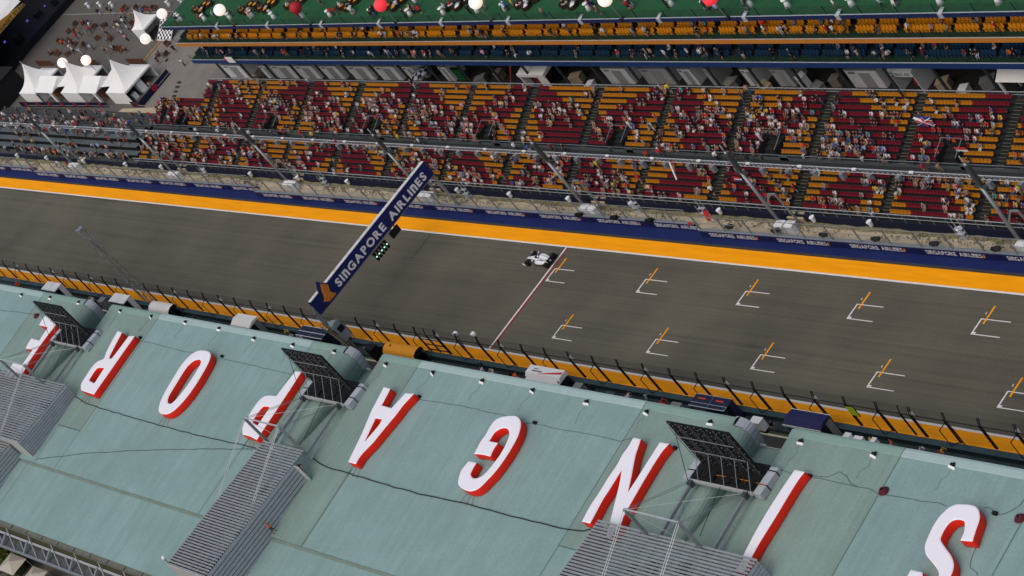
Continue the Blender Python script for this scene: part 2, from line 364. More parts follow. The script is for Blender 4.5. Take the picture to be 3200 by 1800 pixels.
# light poles: lattice-free tapered masts with side strut, cabinets at the foot
poleme = MB().cyl((0,0,.0),(0,0,8.2),.22,8,.17).cyl((0,0,8.2),(0,0,11.2),.16,8,.14).mesh('mast', STEEL, True)
capme = MB().cyl((0,0,11.4),(0,0,12.1),.07,6).mesh('tip', STEELL)
arm = MB().bar((0,0,3.2),(.75,.5,4.5),.18).bar((.75,.5,4.5),(1.7,.55,4.5),.18).bar((1.7,.55,4.5),(2.0,.6,.4),.18).mesh('brace', STEEL)
brk = MB().box(-.75,.75,-.14,.14,8.05,8.3).box(-.12,.34,-.2,.2,8.5,11.0).mesh('lamp_bracket', STEELD)
cab = MB().box(-1.15,-.1,-.5,.25,0,1.25).add([(-1.25,-.6,1.25),(0,-.6,1.25),(0,.35,1.25),(-1.25,.35,1.25),(-.95,-.12,1.5),(-.3,-.12,1.5)], [(0,1,5,4),(1,2,5),(2,3,4,5),(3,0,4)]).mesh('cabinet', WHITEP)
for i in range(7):
    x = -130.7+32.55*i
    p = E('light_pole', (x, 10.9, .2), 'tall grey light mast in front of the grandstand, %s from the left' % orde(i), 'light pole', 'light masts along the track')
    O('mast', poleme, p); O('tip', capme, p); O('brace', arm, p); O('lamp_bracket', brk, p)
    c = E('equipment_cabinet', (x+.9, 10.55, .2), 'pair of white equipment cabinets at the foot of the %s light mast from the left' % orde(i), 'cabinet', 'cabinets at the mast feet')
    O('cabinet', cab, c, (.3,0,0)); O('cabinet', cab, c, (1.75,.02,0))
    bo = E('speaker_housing', (x+1.0, 11.9, .3), 'pair of beige sloped boxes beside the %s light mast from the left' % orde(i), 'box', 'beige boxes at the stand front')
    for k in (0, 1.35):
        part('box', MB().add([(k-.5,-.3,0),(k+.5,-.3,0),(k+.5,.35,0),(k-.5,.35,0),(k-.55,-.35,.75),(k+.55,-.35,.75),(k+.45,.35,1.0),(k-.45,.35,1.0)], [(0,3,2,1),(4,5,6,7),(0,1,5,4),(1,2,6,5),(2,3,7,6),(3,0,4,7)]), BEIGE, bo)

# ================================================================== PIT WALL WITH FENCE
pw = E('pit_wall', (0,0,0), 'long dark teal pit wall with black fence posts between track and pit lane', 'wall')
part('wall', MB().box(-300,200,-11.95,-11.55,0,1.1), TEAL, pw)
part('wall_cap', MB().box(-300,200,-12.05,-11.45,1.1,1.16), mat('teal_cap', (.035,.06,.068), .5, var=.2, scale=.7), pw)
part('walkway', MB().box(-300,200,-12.9,-11.95,.0,.35), mat('walkway', (.03,.045,.05), .7, var=.3, scale=.8), pw)
postm = MB().bar((-.09,0,0),(-.09,0,2.9),.11,.13).bar((.09,0,0),(.09,0,2.9),.11,.13).bar((-.09,0,2.9),(-.2,.35,3.6),.07).bar((.09,0,2.9),(.02,.35,3.6),.07).mesh('post', BLKP)
frame = MB().bar((-.75,-.55,.1),(-.75,-.55,2.15),.06).bar((-.75,-.55,2.15),(-.09,0,2.7),.07).bar((-.75,-.55,.1),(-.09,0,.1),.06).bar((.6,-.2,.1),(.6,-.2,2.3),.07).bar((.09,0,2.75),(.6,-.2,2.3),.07).mesh('bracket_frame', BLKP)
ystrip = MB().box(.3,.46,-.1,-.06,.15,1.9).mesh('yellow_strip', YEL)
px = [-11.98+4.045*i for i in range(-47, 36)]
for i, x in enumerate(px):
    if -28.5 < x < -21: continue
    O('post', postm, pw, (x,-11.3,1.1))
    if i % 2 == 0: O('bracket_frame', frame, pw, (x,-11.3,1.1)); O('yellow_strip', ystrip, pw, (x,-11.3,1.1))
    if i % 3 == 1: part('bracket', MB().box(-.12,.12,.05,.3,2.55,3.05), WHITEP, pw, (x,-11.3,1.1))
gatep = MB().bar((0,0,0),(0,0,2.9),.12,.14).bar((0,0,2.9),(-.1,.35,3.6),.08).mesh('post', BLKP)
for x in (-6.0,-4.1,67.6): O('post', gatep, pw, (x,-11.3,1.1))
part('gate', MB().box(-8,-4.1,-11.34,-11.26,1.3,1.42).box(-8,-4.1,-11.34,-11.26,2.2,2.32).box(-8,-4.1,-11.34,-11.26,3.1,3.2), BLKP, pw)
part('fence_rail', MB().box(-300,200,-11.33,-11.27,3.97,4.03), BLKP, pw)
part('fence_mesh', MB().quad((-300,-11.31,1.16),(200,-11.31,1.16),(200,-11.31,4.0),(-300,-11.31,4.0)).quad((-300,-11.31,4.0),(200,-11.31,4.0),(200,-10.95,4.7),(-300,-10.95,4.7)), MESH_P, pw)

# ================================================================== START GANTRY
GX = -25.2
ga = E('start_gantry', (GX, 0, 0), 'navy gantry sign across the track with white airline lettering', 'gantry')
part('beam', MB().box(-.62,0,-11.95,10.3,5.62,7.68), mat('gantry_blue', (.012,.019,.105), .45, var=.05, scale=.5), ga)
topm = MB()
for i in range(9): topm.box(-.6,-.03, -11.9+i*2.47, -11.9+i*2.47+2.41, 7.68, 7.72)
part('top_panel', topm, mat('gantry_top', (.62,.62,.58), .45, var=.12, scale=.3), ga)
part('bottom_rail', MB().box(-.5,-.05,-10.6,10.2,5.5,5.6), STEEL, ga)
GT = textmesh('SINGAPORE AIRLINES', 17.4, 1.08, .040, True, gap=.13, space=.55)
part('lettering', decal(*GT, (.012,-8.1,5.98), (0,1,0), (0,0,1)), LET, ga)
def yzpoly(pts, x, th=.02, mi=0):
    mb = MB(); n = len(pts)
    mb.add([(x,y,z) for y,z in pts]+[(x-th,y,z) for y,z in pts], [tuple(range(n)), tuple(range(2*n-1,n-1,-1))]+[(i,i+n,(i+1)%n+n,(i+1)%n) for i in range(n)], mi); return mb
part('tail_panel', yzpoly([(-9.74,8.86),(-8.87,7.66),(-10.2,7.6),(-10.4,7.78)], 0, .12), BFASC, ga)
part('bird_logo', yzpoly([(-9.49,8.25),(-8.9,7.42),(-9.28,6.6),(-8.85,5.85),(-10.1,5.85),(-10.7,6.42),(-10.42,6.62),(-10.18,6.94),(-10.0,7.49)], .03, .02), ORG, ga)
for a in ([(-9.28,7.95),(-9.79,7.07),(-9.79,6.64),(-9.2,5.95)], [(-9.06,7.66),(-9.47,6.83),(-9.44,6.5),(-9.0,5.92)], [(-10.5,6.4),(-10.2,6.02),(-9.6,6.0),(-9.95,6.45),(-10.45,6.42)]):
    mb = MB()
    for p, q in zip(a, a[1:]): mb.bar((.036,*p),(.036,*q),.016,.055,up=(1,0,0))
    part('logo_line', mb, NAVY, ga)
part('far_leg', MB().cyl((-.4,10.15,0),(-.4,10.15,5.65),.22,8).cyl((-.4,10.15,0),(-.4,10.15,.25),.45,8), STEEL, ga)
part('near_leg', MB().bar((-.4,-12.2,0),(-.4,-12.2,6.2),.42).bar((-.4,-12.2,6.2),(-.4,-11.9,6.9),.3), STEEL, ga)
ld = MB().bar((.2,-12.75,5.0),(2.6,-12.45,0),.06).bar((.2,-13.15,5.0),(2.6,-12.95,0),.06)
for i in range(17):
    t = i/16; ld.bar((.2+2.4*t,-12.75+.3*t,5-5*t),(.2+2.4*t,-13.15+.2*t,5-5*t),.09,.05)
part('ladder', ld, mat('ladder_brown', (.20,.14,.075), .6), ga)
part('ladder_rail', MB().bar((.2,-12.7,5.9),(2.6,-12.4,1.0),.05).bar((.2,-13.2,5.9),(2.6,-13.0,1.0),.05), STEEL, ga)
sigh = MB().box(.02,.12,-2.5,-.05,5.3,5.42)
part('signal_bar', sigh, BLK, ga)
for k in range(5):
    y = -2.2+.5*k
    h = part('signal_housing', MB().box(0,.16,y-.17,y+.17,4.2,5.3).box(.16,.3,y-.13,y+.13,4.95,5.0).box(.16,.3,y-.13,y+.13,4.45,4.5), BLK, ga)
    part('green_lamp', MB().cyl((.16,y,4.78),(.2,y,4.78),.085,10), LIGHTG, h)
    part('dark_lamp', MB().cyl((.16,y,4.38),(.18,y,4.38),.10,10).cyl((.16,y,5.12),(.18,y,5.12),.10,10), RUBBER, h)
part('display_panel', MB().box(-.05,.12,.9,2.42,4.45,5.36).box(-.02,.02,1.2,1.3,5.36,5.55).box(-.02,.02,2.0,2.1,5.36,5.55), BLK, ga)
# starter's cabin under the gantry
st = E('starter_cabin', (-24.3,-11.9,0), 'grey starter cabin with curved roof beside the gantry foot', 'cabin')
rings = []
for x in (-.5,.5):
    rings.append([(x,-.6,1.7),(x,.75,1.7),(x,.75,3.6),(x,.6,4.1),(x,.25,4.4),(x,-.2,4.45),(x,-.5,4.25),(x,-.6,3.8)])
part('shell', MB().loft(rings), mat('cabin_grey', (.24,.28,.29), .5, var=.1), st)
part('window', MB().box(.5,.53,-.35,.5,2.9,3.7), BLK, st); part('window', MB().box(-.35,.35,-.63,-.6,2.9,3.6), BLK, st)
part('legs', MB().box(-.5,-.4,-.6,-.5,0,1.7).box(.4,.5,-.6,-.5,0,1.7).box(-.5,-.4,.5,.6,0,1.7).box(.4,.5,.5,.6,0,1.7), STEEL, st)
# lattice mast at the pit wall
ms = E('lattice_mast', (-71.2,-12.35,0), 'slim grey lattice mast rising from the pit wall at left', 'mast')
mb = MB(); w = .42; Hm = 16.4
cor = [(-w,-w),(w,-w),(w,w),(-w,w)]
for a, b in cor: mb.bar((a,b,0),(a,b,Hm),.06)
part('chord', mb, STEEL, ms); mb = MB(); n = 19
for i in range(n):
    z0, z1 = Hm*i/n, Hm*(i+1)/n
    for k in range(4):
        p, q = cor[k], cor[(k+1)%4]
        mb.bar((*p,z0),(*q,z1) if i % 2 else (*p,z1), .035) if False else mb.bar((*(p if i%2 else q),z0),(*(q if i%2 else p),z1),.034)
        mb.bar((*p,z0),(*q,z0),.034)
part('lacing', mb, STEEL, ms)
part('head', MB().box(-.4,.4,-.4,.4,Hm,Hm+.5).bar((-.3,0,Hm),(-.9,-.3,Hm+.35),.2), STEEL, ms)
part('guy_wire', MB().cyl((0,0,Hm-1.6),(5.4,-1.5,6.0),.05,5), mat('rust_cable', (.10,.075,.04), .7), ms)
part('guy_wire', MB().cyl((.2,0,Hm-2.6),(5.9,-.7,6.3),.05,5), MATS['rust_cable'], ms)

# ================================================================== RACING CAR
car = E('racing_car', (-2.35, 3.42, 0.0), 'white open-wheel racing car with black wheels crossing the start line', 'racing car', None, math.pi)
CW = mat('car_white', (0.80, 0.80, 0.82), .25, spec=.6); CK = mat('car_carbon', (.012,.012,.014), .35); CB = mat('car_blue', (.02,.06,.22), .3)
def ring(x, w, h, z, n=10, p=2.6, y=0):
    r = []
    for k in range(n):
        a = 2*math.pi*k/n; c, s_ = math.cos(a), math.sin(a)
        r.append((x, y+w*math.copysign(abs(c)**(2/p), c), z+h*math.copysign(abs(s_)**(2/p), s_)))
    return r
body = MB().loft([ring(2.55,.10,.06,.30), ring(2.2,.15,.10,.36), ring(1.6,.2,.16,.44), ring(.95,.30,.22,.47), ring(.35,.38,.27,.46), ring(-.25,.36,.27,.46)])
part('nose_and_tub', body, CW, car, smooth=True)
part('engine_cover', MB().loft([ring(-.3,.2,.42,.62), ring(-.7,.26,.42,.60), ring(-1.2,.20,.33,.52), ring(-1.7,.13,.22,.45), ring(-2.1,.07,.1,.42)]), CW, car, smooth=True)
for s_ in (-1, 1):
    part('sidepod', MB().loft([ring(.38,.16,.2,.36,y=s_*.52), ring(.2,.26,.24,.37,y=s_*.5), ring(-.5,.27,.22,.35,y=s_*.5), ring(-1.1,.18,.15,.29,y=s_*.4), ring(-1.6,.08,.08,.22,y=s_*.28)]), CW, car, smooth=True)
    part('stripe', MB().loft([ring(.1,.02,.03,.60,y=s_*.33), ring(-.9,.02,.03,.56,y=s_*.3)]), CB, car)
    part('mirror', MB().box(.55,.65,s_*.62-.1,s_*.62+.1,.7,.8).bar((.58,s_*.3,.66),(.58,s_*.62,.72),.04), CW, car)
part('floor', MB().box(-1.95,.75,-.68,.68,.05,.09).box(.75,1.0,-.35,.35,.05,.1), CK, car)
part('cockpit', MB().loft([ring(.7,.15,.03,.70), ring(.35,.24,.03,.74), ring(0,.25,.04,.74), ring(-.3,.2,.04,.78)]), CK, car)
part('helmet', MB().sphere((.05,0,.78),.14,10,8), CW, car, smooth=True)
part('airbox', MB().box(-.42,-.28,-.12,.12,.9,1.04), CK, car)
fw = MB().box(2.25,2.6,-.88,.88,.12,.16).box(2.15,2.3,-.86,-.25,.2,.24).box(2.15,2.3,.25,.86,.2,.24)
part('front_wing', fw, CK, car); part('front_wing_plate', MB().box(2.1,2.65,-.92,-.88,.08,.34), CW, car); part('front_wing_plate', MB().box(2.1,2.65,.88,.92,.08,.34), CW, car)
part('rear_wing', MB().box(-2.5,-2.15,-.45,.45,.86,.9).box(-2.55,-2.4,-.45,.45,.92,.98).box(-2.35,-2.2,-.06,.06,.4,.86), CK, car)
part('rear_wing_plate', MB().box(-2.6,-2.0,-.49,-.45,.35,1.0), CK, car); part('rear_wing_plate', MB().box(-2.6,-2.0,.45,.49,.35,1.0), CK, car)
for x, w_, yy, r_ in ((1.72,.28,.78,.33),(-1.75,.36,.74,.33)):
    for s_ in (-1, 1):
        wh = part('wheel', MB().cyl((x,s_*yy-w_/2,.33),(x,s_*yy+w_/2,.33),.33,18), RUBBER, car, smooth=False)
        part('rim', MB().cyl((x,s_*(yy+w_/2-.02),.33),(x,s_*(yy+w_/2+.006),.33),.2,12), CK, wh)
        part('suspension_arm', MB().bar((x+.25,s_*.2,.4),(x,s_*(yy-.1),.36),.04).bar((x-.3,s_*.2,.38),(x,s_*(yy-.1),.34),.04), CK, car)

# ================================================================== PIT WALL STANDS
NV2 = mat('stand_navy', (.018,.022,.05), .45, var=.15); ORS = mat('stand_orange', (.72,.30,.02), .5, var=.06)
def stand_box(x0, x1, y0=-13.55, y1=-12.05, z=2.9, colm=WHITEP, label='', roofstyle='flat', trim=None):
    L = x1-x0; r = E('pit_stand', (x0, 0, 0), label, 'pit stand', 'team stands along the pit wall')
    part('frame', MB().bar((.1,y0+.1,0),(.1,y0+.1,z-.1),.09).bar((L-.1,y0+.1,0),(L-.1,y0+.1,z-.1),.09).bar((.1,y1-.1,0),(.1,y1-.1,z-.1),.09).bar((L-.1,y1-.1,0),(L-.1,y1-.1,z-.1),.09), STEELD, r)
    part('desk', MB().box(.1,L-.1,y0+.3,y1,.9,1.0).box(.15,L-.15,y1-.15,y1-.05,1.0,1.7), BLK, r)
    part('platform', MB().box(0,L,y0,y1,.3,.4), GREYC, r)
    if roofstyle == 'arch':
        pts = [(y0-.15,z-.75),(y0-.05,z-.25),(y0+.3,z),( (y0+y1)/2,z+.12),(y1-.2,z+.02),(y1,z-.3),(y1,z-.5)]
        mb = MB(); n = len(pts)
        mb.add([(0,*p) for p in pts]+[(L,*p) for p in pts], [(i,i+1,i+1+n,i+n) for i in range(n-1)])
        part('roof', mb, colm, r, smooth=True)
        part('end_panel', MB().add([(L-.02,*p) for p in pts]+[(L-.02,y0+.35,z-.75)], [tuple(range(n+1))]), BLK, r)
    elif roofstyle == 'wedge':
        part('roof', MB().loft([[(0,y0-.2,z-.65),(0,y1,z-.5),(0,y1,z),(0,y0+.5,z)],[(L,y0-.35,z-.85),(L,y1,z-.6),(L,y1,z-.02),(L,y0+.5,z-.02)]]), colm, r)
    elif roofstyle == 'canopy':
        part('roof', MB().loft([[(0,y0-.1,z-.35),(0,y1+.1,z-.2),(0,y1+.1,z-.05),(0,(y0+y1)/2,z+.12),(0,y0-.1,z-.2)],[(L,y0-.1,z-.35),(L,y1+.1,z-.2),(L,y1+.1,z-.05),(L,(y0+y1)/2,z+.12),(L,y0-.1,z-.2)]]), colm, r)
        part('valance', MB().box(-.02,L+.02,y0-.14,y0-.1,z-.42,z-.18).box(-.02,L+.02,y1+.1,y1+.14,z-.3,z-.03), WFAB, r)
    else:
        part('roof', MB().box(0,L,y0,y1,z-.12,z), colm, r)
        part('roof_seam', MB().box(L/2-.02,L/2+.02,y0+.01,y1-.01,z,z+.012), GREYC, r)
    if roofstyle in ('flat', 'canopy'):
        part('side_panel', MB().box(L-.06,L-.02,y0+.75,y1-.05,.4,z-.14), colm if roofstyle == 'flat' else GREYC, r)
        part('side_window', MB().box(L-.02,L,y0+.1,y0+.7,1.2,z-.3), BLK, r)
    return r
stand_box(-102.9,-98.5, label='white box pit stand with seamed flat roof at far left of pit wall')
stand_box(-81.8,-77.4, label='white box pit stand left of the lattice mast foot')
stand_box(-70.5,-64.9, roofstyle='arch', colm=WFAB, label='white barrel-roofed pit stand beside the lattice mast')
stand_box(-48.4,-43.7, roofstyle='canopy', colm=WFAB, label='small white canopy pit stand left of the gantry')
r = stand_box(-32.5,-26.6, colm=NV2, label='navy pit stand with white edged roof at the gantry foot')
part('white_edge', MB().box(0,5.9,-13.57,-13.5,2.9,2.93).box(0,5.9,-12.9,-12.84,2.9,2.93).box(0,5.9,-12.1,-12.05,2.9,2.93), WHITEP, r)
r = stand_box(-13.7,-7.3, roofstyle='arch', colm=ORS, label='orange barrel-roofed pit stand right of the gantry')
part('badge', MB().add([(1.0,-12.9,3.04),(1.35,-13.0,3.04),(1.2,-12.55,3.03)], [(0,1,2)]), BLK, r)
r = stand_box(13.4,19.3, roofstyle='wedge', colm=WHITEP, label='white wedge pit stand with diagonal red stripe')
part('red_stripe', MB().add([(2.2,-13.05,2.925),(2.2,-13.0,2.925),(5.8,-12.35,2.915),(5.8,-12.65,2.915)], [(0,1,2,3)]), mat('stripe_red', (.55,.03,.02), .5), r)
part('lettering', MB().box(.9,2.6,-12.8,-12.68,2.92,2.928), BLK, r); part('lettering', MB().box(1.0,1.8,-12.5,-12.42,2.92,2.928), BLK, r)
part('end_screen', MB().box(5.9,5.96,-13.5,-12.3,1.6,2.35), BLK, r)
r = stand_box(40.2,45.4, colm=NV2, label='navy pit stand with red lettering and white edging')
part('white_edge', MB().box(0,5.2,-13.57,-13.48,2.9,2.93).box(0,5.2,-13.1,-13.05,2.9,2.93).box(0,5.2,-12.1,-12.05,2.9,2.93).box(5.14,5.2,-13.5,-13.1,2.9,2.93), GREYP, r)

for u in (.6, 3.2): part('lettering', MB().box(u,u+1.1,-12.62,-12.46,2.9,2.915), mat('text_red', (.6,.05,.03), .5), r)
r = stand_box(53.45,58.45, roofstyle='canopy', colm=mat('canopy_navy', (.022,.024,.085), .6, var=.12), label='pit stand with dark navy canopy and white valance')
# loose pit wall kit
kit = [(-96.5,'green',GLOWG,.9,.6,.7),(-86.0,'grey',GREYC,1.4,.8,1.6),(-36.5,'grey',GREYC,.8,.7,.9),(21.2,'grey',GREYC,1.2,.8,1.4),(34.2,'red',mat('kit_red',(.5,.03,.03),.5),.8,.5,.8),(36.4,'grey',GREYC,1.4,.8,1.0),(38.2,'blue',NV2,1.0,.7,1.0),(48.3,'white',WHITEP,1.3,.7,1.1),(60.6,'white',WHITEP,.7,.5,1.3),(61.6,'white',WFAB,1.0,.7,.9),(63.8,'white',WHITEP,.5,.6,1.2),(-17.5,'black',BLK,1.5,.9,1.8),(8.0,'black',BLK,1.4,.8,1.0),(26,'dark',STEELD,1.3,.7,.9)]
for i, (x, cn, mm, a, b, h) in enumerate(kit):
    t = E('equipment_case', (x,-12.95,0.0), '%s equipment case behind the pit wall, %s of the cases from the left' % (cn, orde(sorted(k[0] for k in kit).index(x))), 'case', 'cases along the pit wall')
    part('body', MB().box(-a/2,a/2,-b/2,b/2,.36,.36+h), mm, t); part('lid', MB().box(-a/2-.04,a/2+.04,-b/2-.04,b/2+.04,.36+h,.42+h), mm, t)
    part('base', MB().box(-a/2+.05,a/2-.05,-b/2+.05,b/2-.05,.0,.36), BLK, t)
rf = E('barrier_rack', (73,-13.2,0), 'low galvanised rail frame lying behind the pit wall at right', 'rail')
mb = MB()
for yy, z in ((0,.5),(-.6,.5),(-.6,1.1),(0,1.1)): mb.cyl((-3,yy,z),(3,yy,z),.05,6)
part('rail', mb, STEELL, rf); mb = MB()
for x in (-3,-1,1,3): mb.cyl((x,0,0),(x,0,1.1),.05,6).cyl((x,-.6,0),(x,-.6,1.1),.05,6).cyl((x,0,1.1),(x,-.6,1.1),.05,6)
part('upright', mb, STEELL, rf)
bb = E('pit_board', (61.3,-11.2,2.6), 'black pit board with yellow-green lettering on the fence', 'board')
part('board', MB().box(-.55,.55,-.2,-.15,0,1.3), BLK, bb); mb = MB()
for i in range(5):
    for j in range(4): mb.box(-.48+j*.25,-.30+j*.25,-.215,-.2,.1+i*.24,.25+i*.24)
part('numerals', mb, mat('hi_vis', (.45,.6,.02), .5, emit=.15), bb)
for i, (x, y, z) in enumerate(((3.2,-10.6,4.6),(-.4,-10.7,4.3))):
    cp = E('finish_line_camera', (x,y,z), ('small white camera on an arm over the pit fence, %s the start line' % ('right of' if i else 'nearest')) , 'camera', 'cameras by the start line')
    part('housing', MB().box(-.28,.28,-.2,.2,-.15,.15), WHITEP, cp); part('arm', MB().bar((0,0,-.1),(.6,-.6,-2.6),.06), BLKP, cp)
# ================================================================== PIT BUILDING
EDG = [-110.3, -49.47, 10.94, 72.15, 133.0]           # left edge of every roof block
YF, YV, YS, YB = -22.06, -35.0, -43.8, -51.35          # front edge, end of valley, step seam, rear eave
pb = E('pit_building', (0,0,0), 'long pit building with pale blue-green sheet roof in blocks', 'building')
JX = {0: [-68.3], 1: [-36.8, -2.6], 2: [17.93, 53.3], 3: [84.86, 99.3]}
NOSE = [(-1.5,0), (-1.1,-.02), (-.7,-.10), (-.4,-.22), (-.18,-.42), (-.04,-.70), (0,-1.0), (-.1,-1.65), (-.4,-2.5), (-.7,-3.2)]
def roof_strip(mb, xs, ys, dz=0.0, mi=0, n=1):
    for (xa, xb) in zip(xs, xs[1:]):
        for ya, yb in zip(ys, ys[1:]):
            mb.quad((xa,yb,ZR(yb)+dz),(xb,yb,ZR(yb)+dz),(xb,ya,ZR(ya)+dz),(xa,ya,ZR(ya)+dz), mi)
for k in range(4):
    x0, x1 = EDG[k], EDG[k+1]-5.45
    js = [x0]+JX[k]+[x1-1.5]
    for i, (a, b) in enumerate(zip(js, js[1:])):
        green = (i == 0 and k > 0) or (i == len(js)-2 and k < 3)
        m1 = ROOFG if green else ROOFB
        a2 = a+(.03 if i else 0); b2 = b-(.03 if i < len(js)-2 else 0)
        mb = MB(); roof_strip(mb, [a2,b2], [YF-.85, -26.2, -30, YV]); mb.quad((a2,YF-.85,ZR(YF-.85)-.3),(a2,YV,ZR(YV)-.3),(a2,YV,ZR(YV)),(a2,YF-.85,ZR(YF-.85)))
        part('roof_panel', mb, m1, pb)
        lp = MB(); prof = [(YF-.85,0),(YF-.80,.05),(YF-.25,.045),(YF,-.05),(YF+.12,-.25),(YF+.14,-.9)]
        for (ya, da), (yb, db) in zip(prof, prof[1:]): lp.quad((a2,ya,ZR(ya)+da),(b2,ya,ZR(ya)+da),(b2,yb,ZR(yb)+db),(a2,yb,ZR(yb)+db))
        part('eave_lip', lp, ROOFN if green else ROOFL, pb)
    # rounded end wall rolling down to the valley
    mb = MB()
    for (da, za), (db, zb) in zip(NOSE, NOSE[1:]):
        for ya, yb in ((YF-.85,-26.2),(-26.2,-30),(-30,YV)):
            mb.quad((x1+da,yb,ZR(yb)+za),(x1+db,yb,ZR(yb)+zb),(x1+db,ya,ZR(ya)+zb),(x1+da,ya,ZR(ya)+za))
    part('rounded_end', mb, ROOFG, pb, smooth=True)
    for i0, i1 in ((1,5),(5,7),(7,9)):
        mb = MB()
        for (da, za), (db, zb) in zip(NOSE[i0:i1+1], NOSE[i0+1:i1+1]):
            mb.quad((x1+da,YF-.85,ZR(YF)+za+.06),(x1+db+.05,YF-.85,ZR(YF)+zb+.06),(x1+db+.05,YF+.05,ZR(YF)+zb+.06),(x1+da,YF+.05,ZR(YF)+za+.06))
        part('end_trim', mb, GREYP, pb)
    # valley floor and end wall
    if k < 3:
        xe = EDG[k+1]
        part('valley_floor', MB().add([(x1-.8,-22.6,13.0),(xe+.3,-22.6,13.0),(xe+.3,YV,ZR(YV)-.6),(x1-.8,YV,ZR(YV)-.6)], [(0,1,2,3)]), ROOFG, pb)
        part('valley_rail', MB().box(x1-.4,xe,-22.62,-22.55,13.0,13.12).box(x1-.4,x1+.3,-22.7,-22.5,13.0,13.35), GREYP, pb)
        part('valley_wall', MB().add([(x1-2.0,YV,ZR(YV)-4),(xe+.3,YV,ZR(YV)-4),(xe+.3,YV,ZR(YV)),(x1-2.0,YV,ZR(YV))], [(0,1,2,3)]), ROOFG, pb)
# roof behind the valleys
seg = [(-110.3,-68.3,0),(-68.3,-42.2,1),(-42.2,18.1,0),(18.1,53.3,0),(53.3,57,1),(57,84.9,0),(84.9,99.3,0),(99.3,130,0)]
for a, b, gr in seg:
    mb = MB(); roof_strip(mb, [a+.03,b-.03], [YV,-37.0 if gr else -39.5,YS])
    part('roof_panel', mb, ROOFB, pb)
mb = MB(); roof_strip(mb, [10.5,18.1], [YV,-39.5,YS], .006); part('roof_panel', mb, ROOFG, pb)
mb = MB(); roof_strip(mb, [-42.5,-36.8], [YV,-38.6], .006); part('roof_panel', mb, ROOFG, pb)
mb = MB(); roof_strip(mb, [53.3,60.5], [YV,-37.0], .006); part('roof_panel', mb, ROOFG, pb)
for a, b in ((-110.3,-44.0),(-44.0,11.6),(11.6,60),(60,130)):
    mb = MB(); roof_strip(mb, [a+.02,b-.02], [YS,-47.5,YB], -.32); part('roof_panel', mb, ROOFB, pb)
mb = MB()
mb.quad((-110,YS,ZR(YS)-.32),(130,YS,ZR(YS)-.32),(130,YS,ZR(YS)),(-110,YS,ZR(YS))); part('step_flashing', mb, ROOFG, pb)
part('step_flashing', MB().box(-110,130,YS-.28,YS-.01,ZR(YS)-.31,ZR(YS)-.27), mat('step_strip', (.185,.235,.205), .8, var=.15, scale=.7), pb)  # grey-green strip, darker than the roof, along the foot of the step
for jx, ya, yb, dz in [(j, YF-.85, YS, 0) for k in JX for j in JX[k]]+[(-44.0,YS,YB,-.32),(18.1,YV,YS,.0),(-36.8,-35,-38.6,0)]:
    mb = MB(); roof_strip(mb, [jx-.045,jx+.045], [ya,yb], .012+dz); part('roof_joint', mb, JOINT, pb)
mb = MB(); roof_strip(mb, [53.3,57.5], [-36.95,-37.05], .014); part('roof_joint', mb, JOINT, pb)
mb = MB(); roof_strip(mb, [-42.5,-36.8], [-38.55,-38.68], .014); part('roof_joint', mb, JOINT, pb)
# walls under the roof, rear eave and access truss
part('front_wall', MB().box(-110,130,-46.0,-23.6,0,12.6), mat('pit_wall_front', (.09,.09,.085), .7), pb)
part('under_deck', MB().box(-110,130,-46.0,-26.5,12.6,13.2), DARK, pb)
part('rear_gutter', MB().add([(-110,YB+.02,ZR(YB)-.40),(130,YB+.02,ZR(YB)-.40),(130,YB-.45,ZR(YB)-.45),(-110,YB-.45,ZR(YB)-.45)], [(0,1,2,3)]).box(-110,130,YB-.5,YB-.45,ZR(YB)-.9,ZR(YB)-.40), mat('rear_gutter_grey', (.13,.135,.11), .8, var=.25, scale=1), pb)
mb = MB()
for i in range(60): mb.box(-110+i*4,-109.9+i*4,YB-.55,YB,ZR(YB)-.42,ZR(YB)-.36)
part('gutter_bracket', mb, STEELD, pb)
part('rear_soffit', MB().box(-110,130,YB-.6,YB+1.4,11.6,11.75), mat('olive_deck', (.07,.065,.035), .8, var=.2), pb)
wk = E('access_walkway', (0,0,0), 'grey steel truss walkway hung along the rear eave of the pit building', 'walkway')
z0 = 11.1
part('chord', MB().box(-110,40,YB-.95,YB-.75,z0+.5,z0+.75), STEELL, wk); part('chord', MB().box(-110,40,YB-2.3,YB-2.05,z0-.1,z0+.2), STEEL, wk)
part('grating', MB().box(-110,40,YB-2.0,YB-.95,z0-.05,z0+.0), mat('grating', (.10,.11,.11), .6, .3, var=.2), wk)
for i in range(26):
    x = -110.6+5.85*i
    part('cross_beam', MB().bar((x,YB-.85,z0+.75),(x-.05,YB-2.2,z0+.1),.28,.3), STEEL, wk)
    part('brace', MB().bar((x,YB-.3,z0+1.4),(x+2.9,YB-2.0,z0),.09), STEEL, wk)
    part('brace', MB().bar((x+2.9,YB-.8,z0+.4),(x+5.8,YB-2.1,z0-.2),.12), STEEL, wk)

